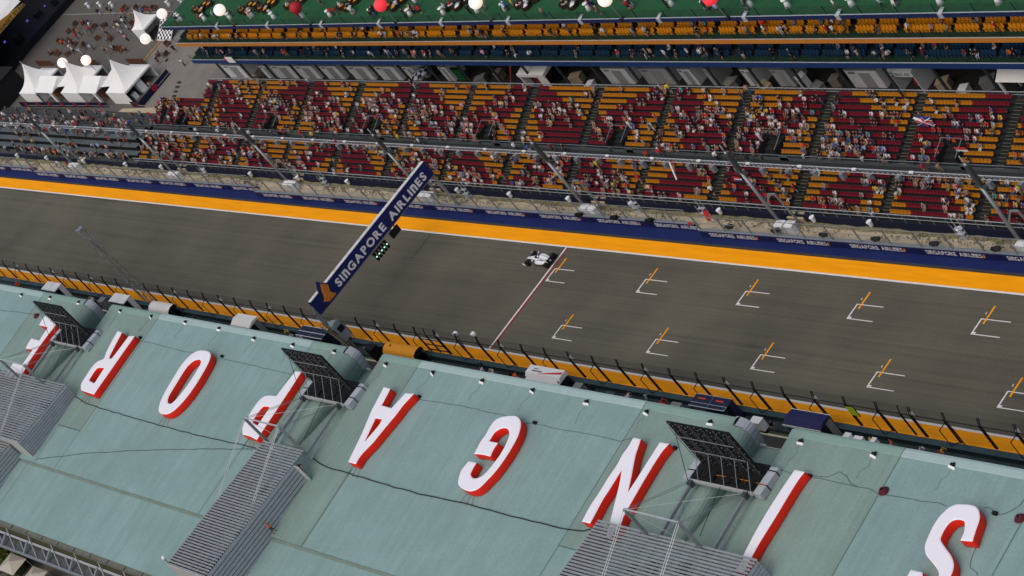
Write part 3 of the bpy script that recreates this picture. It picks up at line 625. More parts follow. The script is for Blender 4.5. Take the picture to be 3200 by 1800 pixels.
# ------------------------------------------------------------------ inflatable letters
LETTERS = {
'R':([(-41.81,-25.88,1),(-40.71,-25.98,1),(-40.29,-27.59,0),(-39.73,-29.3,0),(-39.15,-29.55,0),(-38.83,-29.26,0),(-38.67,-27.97,0),(-38.53,-26.26,1),(-37.36,-26.09,1),(-37.4,-28.38,0),(-37.41,-31.18,0),(-37.43,-34.27,1),(-40.82,-34.14,1),(-41.71,-33.42,0),(-41.89,-32.31,0),(-41.95,-31.05,0),(-41.58,-30.23,0),(-40.6,-29.68,0),(-41.05,-28.82,0),(-41.54,-27.31,0)] , [(-39.03,-30.76,1),(-40.34,-30.89,0),(-40.78,-31.26,0),(-40.72,-32.51,0),(-40.37,-32.82,0),(-39.65,-32.94,0),(-38.84,-32.97,1)] ),
'O':([(-20.69,-26.16,0),(-19.25,-26.23,0),(-18.41,-26.79,0),(-17.95,-27.93,0),(-17.64,-30.13,0),(-17.72,-31.98,0),(-18.21,-33.49,0),(-19.04,-34.33,0),(-20.19,-34.53,0),(-21.19,-34.37,0),(-21.81,-33.86,0),(-22.48,-32.63,0),(-22.88,-30.55,0),(-23.07,-28.43,0),(-22.7,-27.17,0),(-21.95,-26.44,0)] , [(-20.06,-27.28,0),(-19.45,-27.65,0),(-19.19,-28.61,0),(-19.07,-30.45,0),(-19.3,-32.2,0),(-19.67,-33.04,0),(-20.1,-33.25,0),(-20.77,-33.12,0),(-21.41,-32.35,0),(-21.67,-30.39,0),(-21.79,-28.54,0),(-21.28,-27.61,0),(-20.58,-27.32,0)] ),
'P':([(-0.51,-26.43,1),(0.48,-26.36,1),(0.55,-28.29,0),(0.59,-30.58,0),(0.59,-32.51,0),(0.59,-34.75,1),(-1.03,-34.56,0),(-2.46,-34.56,1),(-3.03,-34.11,0),(-3.47,-33.45,0),(-3.54,-32.74,0),(-3.65,-31.46,0),(-3.52,-30.5,0),(-3.14,-29.97,0),(-2.45,-29.73,0),(-0.95,-29.6,1),(-0.81,-28.1,0)] , [(-0.79,-30.88,1),(-1.93,-30.96,0),(-2.24,-31.22,0),(-2.37,-31.86,0),(-2.37,-32.72,0),(-2.16,-33.01,0),(-1.72,-33.2,0),(-0.8,-33.28,1)] ),
'A':([(16.22,-26.2,1),(17.33,-26.24,1),(17.51,-27.26,0),(17.67,-28.19,1),(19.6,-28.25,1),(19.97,-27.29,0),(20.24,-26.4,1),(21.5,-26.28,1),(21.04,-27.65,0),(20.9,-28.68,0),(20.69,-29.58,0),(20.38,-30.92,0),(20.13,-32.11,0),(19.55,-33.63,0),(19.57,-34.69,1),(18.3,-34.66,1),(17.95,-33.16,0),(17.53,-31.42,0),(16.97,-29.75,0),(16.66,-28.77,0),(16.51,-27.84,0)] , [(18.01,-29.55,1),(19.33,-29.54,1),(19.36,-30.35,0),(19.12,-31.33,0),(18.77,-32.59,1),(18.41,-31.07,0),(18.17,-30.16,0)] ),
'G':([(38.42,-26.44,0),(39.09,-26.55,0),(39.76,-26.92,0),(40.26,-27.59,0),(40.58,-28.42,0),(40.72,-29.54,0),(40.72,-30.81,0),(40.55,-32.1,0),(40.2,-33.09,0),(39.83,-33.95,0),(39.34,-34.37,0),(38.64,-34.55,0),(37.69,-34.48,0),(36.74,-34.21,0),(36.26,-33.75,0),(35.89,-32.93,0),(35.93,-32.39,0),(36.05,-31.82,1),(37.19,-31.78,1),(37.21,-32.38,0),(37.37,-32.96,0),(37.86,-33.25,0),(38.41,-33.31,0),(39.01,-33.06,0),(39.42,-32.56,0),(39.69,-31.58,0),(39.84,-30.48,0),(39.75,-29.42,0),(39.47,-28.52,0),(39.08,-28.04,0),(38.67,-27.8,0),(38.13,-27.74,0),(37.53,-27.93,0),(37.08,-28.4,0),(37.04,-28.89,0),(37.04,-29.43,1),(38.42,-29.42,1),(38.38,-30.04,0),(38.53,-30.79,1),(37.3,-30.78,0),(36.17,-30.89,1),(36.05,-30.06,0),(36.01,-29.59,0),(36.09,-28.82,0),(35.99,-27.95,0),(36.06,-27.39,0),(36.46,-26.96,0),(37.17,-26.67,0)] , None ),
'N':([(55.66,-26.23,1),(56.59,-26.23,1),(56.86,-26.99,0),(57.21,-27.94,0),(58.14,-29.66,0),(59.02,-31.43,1),(59.1,-30.14,0),(59.13,-28.43,0),(59.2,-26.16,1),(60.26,-26.14,1),(60.02,-27.07,0),(59.96,-28.86,0),(59.99,-30.42,0),(60.04,-31.75,0),(60.15,-33.27,0),(60.46,-35.59,1),(59.61,-35.54,1),(59.1,-34.31,0),(58.26,-32.48,0),(57.53,-30.9,0),(56.57,-29.16,1),(56.54,-30.07,0),(56.53,-31.22,0),(56.48,-32.44,0),(56.6,-33.63,0),(56.68,-34.71,1),(55.66,-34.72,1),(55.52,-33.39,0),(55.59,-31.73,0),(55.6,-30.22,0),(55.7,-29.05,0),(55.6,-27.98,0),(55.71,-27.17,0)] , None ),
'I':([(76.07,-26.2,1),(77.13,-26.2,1),(76.96,-27.02,0),(76.89,-28.67,0),(76.87,-30.37,0),(76.8,-32.01,0),(76.78,-33.36,0),(76.93,-35.61,1),(76.05,-35.58,1),(75.95,-34.26,0),(75.83,-33.0,0),(75.76,-31.52,0),(75.78,-29.48,0),(75.89,-27.88,0)] , None ),
'S':([(95.82,-29.01,1),(96.83,-28.89,1),(96.6,-28.04,0),(96.43,-27.26,0),(96.19,-26.79,0),(95.77,-26.38,0),(95.32,-26.2,0),(94.71,-26.19,0),(94.0,-26.28,0),(93.57,-26.39,0),(93.14,-26.75,0),(92.9,-27.23,0),(92.71,-27.79,0),(92.69,-28.62,0),(92.79,-29.46,0),(92.93,-30.05,0),(93.24,-30.47,0),(93.61,-30.78,0),(94.51,-31.22,0),(95.31,-31.68,0),(95.67,-32.07,0),(95.85,-32.6,0),(95.61,-32.97,0),(95.05,-33.04,0),(94.47,-32.83,0),(93.98,-32.18,1),(92.9,-32.2,1),(92.91,-33.01,0),(93.13,-33.67,0),(93.83,-34.14,0),(94.92,-34.19,0),(95.93,-33.79,0),(96.46,-32.94,0),(96.62,-32.02,0),(96.51,-31.34,0),(96.16,-30.8,0),(95.59,-30.35,0),(94.83,-29.93,0),(94.07,-29.46,0),(93.86,-29.16,0),(93.79,-28.51,0),(93.9,-27.91,0),(94.21,-27.55,0),(94.74,-27.42,0),(95.22,-27.48,0),(95.46,-27.77,0),(95.74,-28.38,0)] , None ),
'E':([(-61.61,-25.76,1),(-57.61,-26.47,1),(-57.86,-29.27,0),(-57.78,-32.08,0),(-57.0,-34.78,1),(-61.06,-34.8,1),(-61.33,-32.88,1),(-58.82,-32.75,1),(-58.82,-31.63,0),(-58.82,-30.5,1),(-60.84,-30.56,1),(-61.1,-29.86,0),(-61.13,-29.17,1),(-58.81,-29.23,1),(-58.94,-28.26,0),(-58.92,-27.16,1),(-61.63,-27.09,1),(-61.81,-26.34,0)] , None ),
}
def smoothpoly(pts):
    n = len(pts); out = []
    P = [Vector((p[0], p[1])) for p in pts]
    for i in range(n):
        p1, p2 = P[i], P[(i+1) % n]
        c1, c2 = pts[i][2], pts[(i+1) % n][2]
        p0 = P[i-1] if not c1 else p1*2-p2; p3 = P[(i+2) % n] if not c2 else p2*2-p1
        N = 4
        for s in range(N):
            t = s/N
            out.append(.5*((2*p1)+(p2-p0)*t+(2*p0-5*p1+4*p2-p3)*t*t+(3*p1-p0-3*p2+p3)*t*t*t))
    return out
def inflatable(ch, outer, hole, label):
    cu = bpy.data.curves.new('outline', 'CURVE'); cu.dimensions = '2D'; cu.fill_mode = 'BOTH'
    cx = sum(p[0] for p in outer)/len(outer); cy = sum(p[1] for p in outer)/len(outer)
    for pts in ([outer, hole] if hole else [outer]):
        sp = cu.splines.new('POLY'); q = smoothpoly(pts); sp.points.add(len(q)-1); sp.use_cyclic_u = True
        for pt, v in zip(sp.points, q): pt.co = (v.x-cx, v.y-cy, 0, 1)
    cu.extrude = .36; cu.bevel_depth = .13; cu.bevel_resolution = 2; cu.offset = -.06
    ob = bpy.data.objects.new('outline', cu); COL.objects.link(ob); bpy.context.view_layer.update()
    me = ob.to_mesh(); co = [v.co.copy() for v in me.vertices]; fs = [(tuple(p.vertices), p.normal.copy(), p.center.copy()) for p in me.polygons]
    ob.to_mesh_clear(); bpy.data.objects.remove(ob)
    root = E('inflatable_letter', (cx, cy, ZR(cy)), label, 'letter', 'inflatable letters on the pit roof')
    root.rotation_euler = (math.atan(.09), 0, 0)
    zz = .49
    top = MB(); side = MB()
    vs = [(c.x, c.y, c.z+zz) for c in co]
    tf = [f for f, n, c in fs if c.z > .40 and abs(n.z) > .6]; sf = [f for f, n, c in fs if not (c.z > .40 and abs(n.z) > .6)]
    top.add(vs, tf); side.add(vs, sf)
    part('white_face', top, INFW, root, smooth=True); part('red_side', side, INFR, root, smooth=True)
    # tie-downs
    mb = MB(); xs = [c.x for c in co]; ys = [c.y for c in co]
    for q in (-.5, 0, .45): mb.cyl((q*1.2, min(ys)+.15, .2), (q*2.0, min(ys)-1.0, .03), .02, 4)
    part('tie_rope', mb, CABLET, root)
    part('blower', MB().box(max(xs)-.45, max(xs)-.05, max(ys)-.05, max(ys)+.22, 0, .25), BLK, root)
for ch, (o_, h_) in LETTERS.items():
    inflatable(ch, o_, h_, 'white-faced red-sided inflatable letter %s lying on the pit roof' % ch)

# ------------------------------------------------------------------ roof lamps, cables, hoses
lampb = MB().add([(-.55,-.10,0),(.55,-.10,0),(.55,.12,0),(-.55,.12,0),(-.52,-.08,.10),(.52,-.08,.10),(.52,.12,.22),(-.52,.12,.22)], [(0,3,2,1),(4,5,6,7),(0,1,5,4),(1,2,6,5),(2,3,7,6),(3,0,4,7)]).mesh('base', mat('lamp_base_white', (.8,.8,.8), .5))
lamph = MB().box(-.26,.26,.14,.42,.10,.36).box(-.08,.08,.42,.6,.16,.3).mesh('lamp_head', BLK)
LAMPS = [(-73.9,-23.33,15.89),(-65.78,-22.99,15.92),(-57.76,-22.95,15.92),(-46.35,-23.04,15.91),(-38.49,-23.01,15.91),(-30.14,-22.96,15.92),(-22.2,-22.98,15.92),(-13.96,-23.39,15.88),(-5.8,-23.29,15.89),(2.47,-23.14,15.9),(12.61,-23.5,15.87),(20.97,-23.46,15.87),(29.32,-23.37,15.88),(37.39,-23.37,15.88),(45.74,-23.53,15.87),(54.13,-23.41,15.88),(62.58,-23.26,15.89),(73.92,-23.46,15.87),(82.2,-23.39,15.88),(90.37,-23.08,15.91)]
for i, (x, y, z) in enumerate(LAMPS):
    l = E('roof_lamp', (x, y, ZR(y)+.01), 'small white and black roof lamp, %s from the left along the front eave' % orde(i), 'lamp', 'lamps along the roof edge')
    l.rotation_euler = (0,0,-.12+rng.normal(0,.12))
    l.scale = (.7,.75,.75); O('base', lampb, l); O('lamp_head', lamph, l)
    w = 0.02; ln = MB(); p0 = Vector((0,-.2,.03)); pts = [p0]
    for s in range(1, 7): pts.append(Vector((.25*math.sin(s*1.3+i)*(s<6)+rng.normal(0,.06), -.2-s*.43, .03-.09*s*.43)))
    part('power_cord', MB().tube(pts, .013, 4), CABLET, l)
def cable(name, pts, r, m, label, wob=.03, grp=None):
    P = [Vector((p[0], p[1], ZR(p[1])+.02+r)) for p in pts]; out = []
    for a, b in zip(P, P[1:]):
        n = max(2, int((b-a).length/1.2))
        for s in range(n):
            q = a.lerp(b, s/n); q.y += rng.normal(0, wob); q.z = ZR(q.y)+.02+r; out.append(q)
    out.append(P[-1]); return O(name, MB().tube(out, r, 5).mesh(name, m), label=label, cat='cable', group=grp)
COILS = [(85.21,-26.05,15.64),(99.03,-26.02,15.64),(-65.96,-25.62,15.68)]
cable('roof_cable', [(-42.91,-34.76),(-39.51,-35.23),(-29.76,-35.5),(-21.19,-35.57),(-12.07,-35.6),(-0.13,-35.34)], .045, CABLE, 'thick black cable run on the roof below letters R and O')
cable('roof_cable', [(10.82,-34.89),(13.61,-35.39),(19.25,-35.51),(26.44,-35.66),(33.11,-35.62),(37.78,-35.46),(45.21,-35.56),(49.54,-35.45),(53.28,-35.47),(55.29,-35.2),(56.54,-34.72)], 0.055, CABLE, 'thick black cable run on the roof from the middle to the right louvred enclosure', .03)
cable('roof_cable', [(-42.08,-43.38),(-31.67,-40.94),(-21.28,-38.9),(-9.58,-36.91),(0.16,-35.39)], 0.03, CABLET, 'thin dark wire sagging across the roof between two louvred enclosures', .03)
cable('roof_cable', [(21.41,-26.27),(25.75,-26.14),(29.86,-26.08),(35.58,-26.17),(37.57,-26.71),(40.07,-26.4),(43.4,-26.4),(46.59,-26.34),(50.31,-26.31),(53.03,-26.36),(54.48,-25.78)], .019, CABLET, 'thin wire on the roof from letter A past G to letter N')
cable('roof_cable', [(73.1,-25.98),(74.83,-26.08),(77.04,-26.09),(82.12,-26.12),(83.51,-26.07),(85.01,-26.36),(86.33,-26.26),(88.59,-26.18),(89.84,-26.19),(91.02,-26.11),(91.9,-26.22)], .019, CABLET, 'thin wire on the roof from the right screen to letter S')
cable('roof_cable', [(76.92,-25.92),(78.8,-25.85),(79.69,-25.19),(80.65,-25.45),(81.46,-25.96),(82.32,-26.09)], .019, CABLET, 'loose loop of thin wire right of the letter I')
cable('roof_cable', [(95.35,-25.7),(96.02,-25.67),(97.06,-26.08),(97.9,-25.59),(98.39,-24.99),(98.42,-24.47)], .019, CABLET, 'thin wire curling right of the letter S')
cable('roof_cable', [(-76.77,-25.86),(-72.55,-25.61),(-68.23,-25.5),(-66.54,-25.45)], .019, CABLET, 'thin wire at the left edge above letter E')
cable('roof_cable', [(-37.36,-26.07),(-32.58,-26.15),(-26.4,-26.32),(-23.53,-26.18)], .019, CABLET, 'thin wire between letters R and O')
cable('roof_cable', [(-18.46,-26.24),(-15.07,-26.29),(-10.13,-26.33),(-7.1,-26.41),(-2.73,-26.43)], .019, CABLET, 'thin wire between letters O and P')
cable('roof_cable', [(96.6,-28.89),(96.7,-29.8),(97.05,-30.58),(97.85,-30.84),(98.07,-31.04)], .019, CABLET, 'thin wire running down the roof beside letter S')
for i, (x, y, _) in enumerate(COILS):
    mb = MB()
    for k in range(4):
        R_ = .42-.07*k; mb.tube([(R_*math.cos(a*.35), R_*math.sin(a*.35)*.95, .06+.07*k+.02*math.sin(a)) for a in range(19)], .055, 6)
    O('hose_coil', mb.mesh('hose_coil', COIL), None, (x, y, ZR(y)+.02), label='coiled maroon hose on the pit roof '+('beside the seam left of letter S','at the right edge of the picture','left of the letter E')[i], cat='hose', group='hose coils on the roof')

# ------------------------------------------------------------------ big screens seen from behind
mod = MB().box(-.37,.37,0,.12,-.345,.345).box(-.3,.3,-.05,0,-.27,.27).box(-.04,.04,-.07,-.05,.22,.27,1).box(.24,.3,-.07,-.05,-.05,.02,1).mesh('screen_module', [BLK, GREYP])  # tiny pale blocks stand in for bright glints on the black modules
def screen(cx, label):
    zr = ZR(-27.1); s = E('big_screen', (cx, -27.1, zr), label, 'screen', 'big screens on the pit roof')
    zb = .75; W = 7.8
    for i in range(10):
        for j in range(7): O('screen_module', mod, s, (-W/2+.39+.78*i, 0, zb+.4+.735*j))
    fr = MB()
    for i in range(6):
        x = -W/2+.3+i*(W-.6)/5; fr.bar((x,-.12,zb),(x,-.12,zb+5.25),.05).bar((x-.28,-.16,zb+.2),(x-.28,-.16,zb+4.6),.035).bar((x+.2,-.16,zb+.2),(x+.2,-.16,zb+4.6),.035)
        for q in range(6): fr.bar((x-.28,-.16,zb+.5+q*.8),(x+.2,-.16,zb+.9+q*.8),.03)
    part('module_frame', fr, mat('screen_frame', (.09,.095,.10), .4, .3), s)
    part('cross_rail', MB().bar((-W/2+.3,-.3,zb+3.7),(W/2-.3,-.3,zb+3.7),.06), STEEL, s)
    part('cross_rail', MB().bar((-W/2+.3,-.3,zb+1.95),(W/2-.3,-.3,zb+1.95),.065), STEEL, s)
    for i in range(5):
        x = -W/2+1.2+i*1.62; part('back_strut', MB().cyl((x,-.3,zb+1.95),(x+.15,-1.85,zb+.08),.028,6), STEEL, s)
    part('deck', MB().box(-W/2,W/2,-1.75,1.0,zb-.35,zb-.05), BLK, s)
    for i in range(8): part('deck_case', MB().box(-W/2+.25+i*.95,-W/2+1.0+i*.95,-1.5+.15*(i%2),-.75,zb-.05,zb+.05+.06*(i%3)), BLK, s)
    part('deck_beam', MB().box(-W/2-.1,W/2+.1,-1.95,-1.75,zb-.3,zb+.0), mat('beam_light', (.46,.46,.45), .4, .3), s)
    part('ballast_box', MB().box(W/2+.05,W/2+.95,-1.8,.95,-.05,.62), GREYP, s); part('ballast_box', MB().box(-W/2-.95,-W/2-.05,-1.8,.95,-.05,.62), GREYP, s)
    mb = MB()
    for yy in (-.9, .5): mb.box(W/2+.03,W/2+.97,yy,yy+.1,-.05,.64).box(-W/2-.97,-W/2-.03,yy,yy+.1,-.05,.64)
    part('ballast_strap', mb, BLK, s)
    for sx in (-1, 1):
        x = sx*3.4
        part('anchor_beam', MB().bar((x,-1.9,zb-.15),(x+.15,-8.0,zb-.55),.24,.3), STEEL, s); part('anchor_beam', MB().cyl((x-.35*1,-1.9,zb-.2),(x+.1,-8.0,zb-1.3),.05,6), STEELL, s)
        part('clamp', MB().box(x-.22,x+.22,-2.4,-1.95,zb-.4,zb+.15), STEELD, s)
        part('mast_post', MB().bar((x,-7.95,.3),(x,-7.95,4.55),.26), STEEL, s)
        part('tie_wire', MB().cyl((x,-7.95,4.5),(x-.1,-1.9,zb),.025,4).cyl((x,-7.95,4.35),(x+.1,-1.9,zb-.1),.025,4), STEEL, s)
        part('tie_wire', MB().cyl((x,-7.95,4.5),(-x,-7.95,.8),.02,4).cyl((x,-7.95,4.5),(-x,-2.0,zb),.02,4), STEEL, s)
        part('back_stay', MB().cyl((x-.12,-7.95,4.5),(x-.6,-16.8,.5),.03,5).cyl((x+.12,-7.95,4.5),(x-.3,-16.8,.5),.03,5), STEELL, s)
        part('hanging_cable', MB().cyl((x*1.05,-.2,zb+3.9),(x*1.1,-2.2,zb-.3),.03,5), CABLE, s)
    part('mast_bar', MB().bar((-3.4,-7.95,4.55),(3.4,-7.95,4.5),.12), STEELL, s)
    part('hanging_cable', MB().cyl((.2,-1.9,zb),(.5,-6.2,-.2),.03,5), CABLE, s)
    return s
s3 = screen(68.9, 'black big screen seen from behind, nearest of three, between letters N and I')
part('orange_cable', MB().tube([(-1.0,-1.0,.85),(1.2,-.9,.82),(3.4,-.9,.8),(4.85,-.85,.66)], .03, 5), mat('orange_cord', (.5,.14,.02), .5), s3)
screen(7.2, 'black big screen seen from behind, middle of three, right of letter P')
screen(-51.9, 'black big screen seen from behind, farthest of three, beside letter E')

# ------------------------------------------------------------------ louvred plant enclosures
def louvre(x0, x1, y0, y1, ztop, label, wallrows=8, gap_far=0.0, nsl=None):
    s = E('louvred_enclosure', (x0, y1, 0), label, 'enclosure', 'louvred plant rooms on the roof')
    W = x1-x0; D = y1-y0; n = nsl or int(D/.32)
    sm = MB().add([(0,-.075,-.05),(W,-.075,-.05),(W,.075,.04),(0,.075,.04),(0,-.075,-.02),(W,-.075,-.02),(W,.075,.07),(0,.075,.07)], [(0,3,2,1),(4,5,6,7),(0,1,5,4),(1,2,6,5),(2,3,7,6),(3,0,4,7)]).mesh('slat', LOUV)
    for i in range(n+1): O('slat', sm, s, (0, -D+i*D/n, ztop))
    bm_ = MB()
    for i in range(int(W/1.4)+1): bm_.box(i*1.4-.04, i*1.4+.04, -D, 0, ztop-.22, ztop-.07)
    part('bearer', bm_, LOUV, s)
    zb = ZR(y0)-.1; hh = ztop-ZR(y0)+.1
    nw = wallrows
    for i in range(nw):
        za = ztop-.05-i*(hh/nw); zc = za-(hh/nw)*.82
        part('wall_slat', MB().add([(W+.02,-D,zc),(W+.02,-gap_far,zc),(W+.12,-gap_far,zc+.02),(W+.12,-D,zc+.02),(W+.02,-D,za),(W+.02,-gap_far,za),(W+.06,-gap_far,za),(W+.06,-D,za)], [(0,3,2,1),(4,5,6,7),(0,1,5,4),(1,2,6,5),(2,3,7,6),(3,0,4,7)]), LOUVW, s)
    part('wall_backing', MB().box(W-.05,W+.0,-D,-gap_far,zb,ztop-.1), BLK, s)
    part('end_panel', MB().box(0,W,-D-.12,-D-.04,zb-.2,ztop-.1), mat('pale_panel', (.42,.42,.40), .6, var=.08), s)
    part('left_wall', MB().box(-.08,-.02,-D,0,zb,ztop-.1), LOUVW, s)
    part('floor', MB().box(0.05,W-.06,-D+.05,-.05,zb-.3,zb+.15), mat('plant_floor', (.045,.048,.05), .8, var=.3, scale=.6), s)
    for i in range(int(D*W/14)):
        a, b = rng.uniform(.8,max(1.0,W-2.2)), -rng.uniform(1.2, D-1.2); w, d = rng.uniform(.6,1.8), rng.uniform(.5,1.3)
        part('plant_unit', MB().box(a,a+w,b-d/2,b+d/2,zb+.15,zb+.15+rng.uniform(.5,1.1)), random.choice([GREYC, STEELD, BLK, WHITEP]), s)
    return s
l2 = louvre(3.95, 11.88, -51.0, -35.4, 16.85, 'narrow long louvred plant enclosure on the roof below letter P', gap_far=1.7)
part('door', MB().box(7.95,8.9,-1.78,-1.70,14.75,16.7), mat('pale_door', (.45,.46,.44), .5), l2)
louvre(-61.5, -43.18, -43.1, -34.6, 16.7, 'wide louvred plant enclosure below letter E at left edge')
louvre(58.9, 78.9, -43.6, -34.95, 16.85, 'wide louvred plant enclosure below letters N and I')
louvre(-58.0, -46.4, -49.9, -43.5, 15.9, 'low louvred enclosure behind the one at the left edge', 6)
vent = E('roof_vent_pipe', (-1.2,-51.1,13.3), 'thin grey vent pipe with round cap by the long louvred enclosure', 'pipe')
part('pipe', MB().cyl((4.9,.3,0),(4.9,.3,4.0),.05,6), STEEL, vent); part('cap', MB().sphere((4.9,.3,4.05),.22,8,6), WHITEP, vent)

# ------------------------------------------------------------------ yard behind the building, lower left
hd = E('hedge', (-62,-51.5,0), 'olive green clipped hedge below the rear walkway, bottom left', 'hedge')
lv = []; lf = []; lm = []
for i in range(9000):
    t = rng.uniform(0,1); x = -9+16*t; y = .9-1.1*t+rng.normal(0,.55); z = abs(rng.normal(.9,.55)); z = min(z,2.0)
    a = rng.uniform(0,6.28); q = rng.uniform(.10,.2); u = Vector((math.cos(a),math.sin(a),rng.normal(0,.6)))*q; v_ = Vector((-math.sin(a),math.cos(a),rng.normal(0,.8)))*q*.7
    c = Vector((x,y,z)); b = len(lv); lv += [tuple(c-u),tuple(c+v_),tuple(c+u),tuple(c-v_)]; lf.append((b,b+1,b+2,b+3)); lm.append(1 if rng.rand() < .4 else 0)
me = bpy.data.meshes.new('foliage'); me.from_pydata(lv, [], lf); me.materials.append(LEAF); me.materials.append(LEAFD); me.polygons.foreach_set('material_index', lm)
O('foliage', me, hd); part('core', MB().box(-9,7,-.6,.6,0,1.0), LEAFD, hd, (0,.2,0), -.07)
for i, (x, y, w, d, h, lb) in enumerate(((-66.5,-50.2,3.2,3.0,2.6,'cream canopy roof at the bottom left corner'),(-54.2,-52.2,4.5,2.5,2.4,'cream canopy roof behind the pit building below the walkway'),(-47.5,-52.6,4.0,2.4,2.3,'small cream shelter under the rear walkway'))):
    c = E('yard_canopy', (x,y,0), lb, 'canopy')
    part('roof', MB().add([(-w/2,-d/2,h),(w/2,-d/2,h),(w/2,d/2,h),(-w/2,d/2,h),(0,0,h+.5)], [(0,1,4),(1,2,4),(2,3,4),(3,0,4),(0,3,2,1)]), mat('dull_canvas', (.46,.43,.37), .8, var=.12), c)
    for a in (-1,1):
        for b in (-1,1): part('post', MB().cyl((a*(w/2-.1),b*(d/2-.1),0),(a*(w/2-.1),b*(d/2-.1),h),.05,6), STEEL, c)
mc = E('motor_scooter', (-59.9,-53.1,0), 'black and white motor scooter parked behind the hedge', 'scooter', None, .6)
part('wheel', MB().cyl((.55,-.06,.25),(.55,.06,.25),.25,12), RUBBER, mc); part('wheel', MB().cyl((-.55,-.06,.25),(-.55,.06,.25),.25,12), RUBBER, mc)
part('body', MB().loft([ring(-.8,.12,.1,.6), ring(-.4,.2,.2,.55), ring(0,.14,.12,.35), ring(.35,.12,.15,.45), ring(.5,.16,.3,.65)]), BLK, mc); part('seat', MB().box(-.75,-.05,-.14,.14,.74,.84), GREYC, mc)
part('handlebar', MB().bar((.5,-.3,1.0),(.5,.3,1.0),.05).bar((.5,0,.6),(.5,0,1.0),.06), STEEL, mc); part('fairing', MB().box(.45,.55,-.16,.16,.55,.95), WHITEP, mc)
# ================================================================== GRANDSTAND
gs = E('grandstand', (0,0,0), 'long open grandstand with red and yellow seats beside the track', 'grandstand')
DY, DZ = .665, .266
LOW = [(12.55+DY*i, 1.45+DZ*i) for i in range(6)]            # seat line (y, floor z)
UPP = [(17.75+DY*i, 3.45+DZ*i) for i in range(10)]
XL, XR, AIS = -110.0, 99.0, 12.75
aisles = [-68.4+AIS*k for k in range(-4, 14)]
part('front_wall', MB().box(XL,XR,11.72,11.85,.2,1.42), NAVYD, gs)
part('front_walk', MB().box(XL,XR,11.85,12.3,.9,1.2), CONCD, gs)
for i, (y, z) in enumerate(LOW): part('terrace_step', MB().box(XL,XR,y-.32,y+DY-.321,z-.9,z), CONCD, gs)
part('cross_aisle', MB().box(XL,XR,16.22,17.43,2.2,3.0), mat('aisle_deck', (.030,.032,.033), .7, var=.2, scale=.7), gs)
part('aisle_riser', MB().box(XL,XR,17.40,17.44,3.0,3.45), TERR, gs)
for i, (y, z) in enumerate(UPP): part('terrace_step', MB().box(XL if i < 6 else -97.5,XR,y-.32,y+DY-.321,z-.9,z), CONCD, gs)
part('back_walk', MB().box(-97.5,XR,24.08,24.7,4.6,5.6), CONCD, gs)
nos = mat('step_edge', (.19,.17,.08), .6)
for k, ax in enumerate(aisles):
  if ax < XL or ax > XR: continue
  for flight in (LOW, UPP):
    mb = MB()
    for (y, z) in flight:
        mb.box(ax-.5,ax+.5,y-.33,y-.29,z,z+.02,1); mb.box(ax-.5,ax+.5,y-.02,y+.33,z,z+.13); mb.box(ax-.5,ax+.5,y-.02,y+.015,z+.13,z+.145,1)
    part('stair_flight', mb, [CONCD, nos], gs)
# rails
mb = MB(); mb.box(XL,XR,11.80,11.86,2.42,2.48).box(XL,XR,11.80,11.84,1.92,1.96)
part('front_rail', mb, STEELL, gs); mb = MB(); x = XL; rpm = MB().box(-.025,.025,-.02,.03,0,1.0).mesh('rail_post', STEEL)
while x < XR: O('rail_post', rpm, gs, (x,11.82,1.42)); x += 1.9
part('back_rail', MB().box(-97.5,XR,24.4,24.46,6.3,6.36).box(-97.5,XR,24.4,24.44,5.95,5.98), STEELL, gs); mb = MB(); x = -97.5
while x < XR: O('rail_post', rpm, gs, (x,24.42,5.4)); x += 1.9
part('back_screen', MB().quad((-97.5,24.47,5.5),(XR,24.47,5.5),(XR,24.47,6.3),(-97.5,24.47,6.3)), MESH_F, gs)
# ladder hoops at the stand front
for x in (-89.5,-57.0,-24.5,8.2,19.7,56.8):
    part('access_ladder', MB().cyl((x-.4,11.6,.3),(x-.4,11.6,2.6),.035,5).cyl((x+.4,11.6,.3),(x+.4,11.6,2.6),.035,5).cyl((x-.4,11.2,.3),(x-.4,11.2,2.2),.03,5).cyl((x+.4,11.2,.3),(x+.4,11.2,2.2),.03,5).box(x-.5,x+.5,11.15,11.6,1.0,1.05).box(x-.5,x+.5,11.15,11.6,.45,.5).box(x-.5,x+.5,11.3,11.6,1.6,1.63), STEELL, gs)
# seats
def seatmesh(m, hw=.215):
    return MB().box(-hw,hw,-.05,.16,.34,.38).add([(-hw,.14,.38),(hw,.14,.38),(hw,.20,.38),(-hw,.20,.38),(-hw+.02,.20,.63),(hw-.02,.20,.63),(hw-.02,.25,.63),(-hw+.02,.25,.63)], [(0,3,2,1),(4,5,6,7),(0,1,5,4),(1,2,6,5),(2,3,7,6),(3,0,4,7)]).mesh('seat', m)
def tubseat(m):
    hw = .235
    return MB().box(-hw,hw,-.12,.14,.38,.44).add([(-hw,.12,.44),(hw,.12,.44),(hw,.20,.44),(-hw,.20,.44),(-hw+.05,.20,.80),(hw-.05,.20,.80),(hw-.05,.28,.80),(-hw+.05,.28,.80)], [(0,3,2,1),(4,5,6,7),(0,1,5,4),(1,2,6,5),(2,3,7,6),(3,0,4,7)]).box(-.16,.16,-.1,.1,0,.38).mesh('seat', m)
SM = {'r': seatmesh(SEATR), 'y': seatmesh(SEATY), 'b': tubseat(SEATB), 'o': tubseat(mat('seat_amber', (.55,.205,.008), .5))}
SP = .478
def yellow(x, r):
    """argyle of yellow lozenges on red"""
    de = abs(((x+56.2+AIS) % (2*AIS))-AIS)/AIS          # 0 at every other aisle, 1 half way
    do = 1-de
    if r >= 6: return de < .72-.125*(15-r) or do < .42-.055*abs(r-6)-(.3 if r > 11 else 0)
    return do < .10+.085*r or de < .34-.10*r
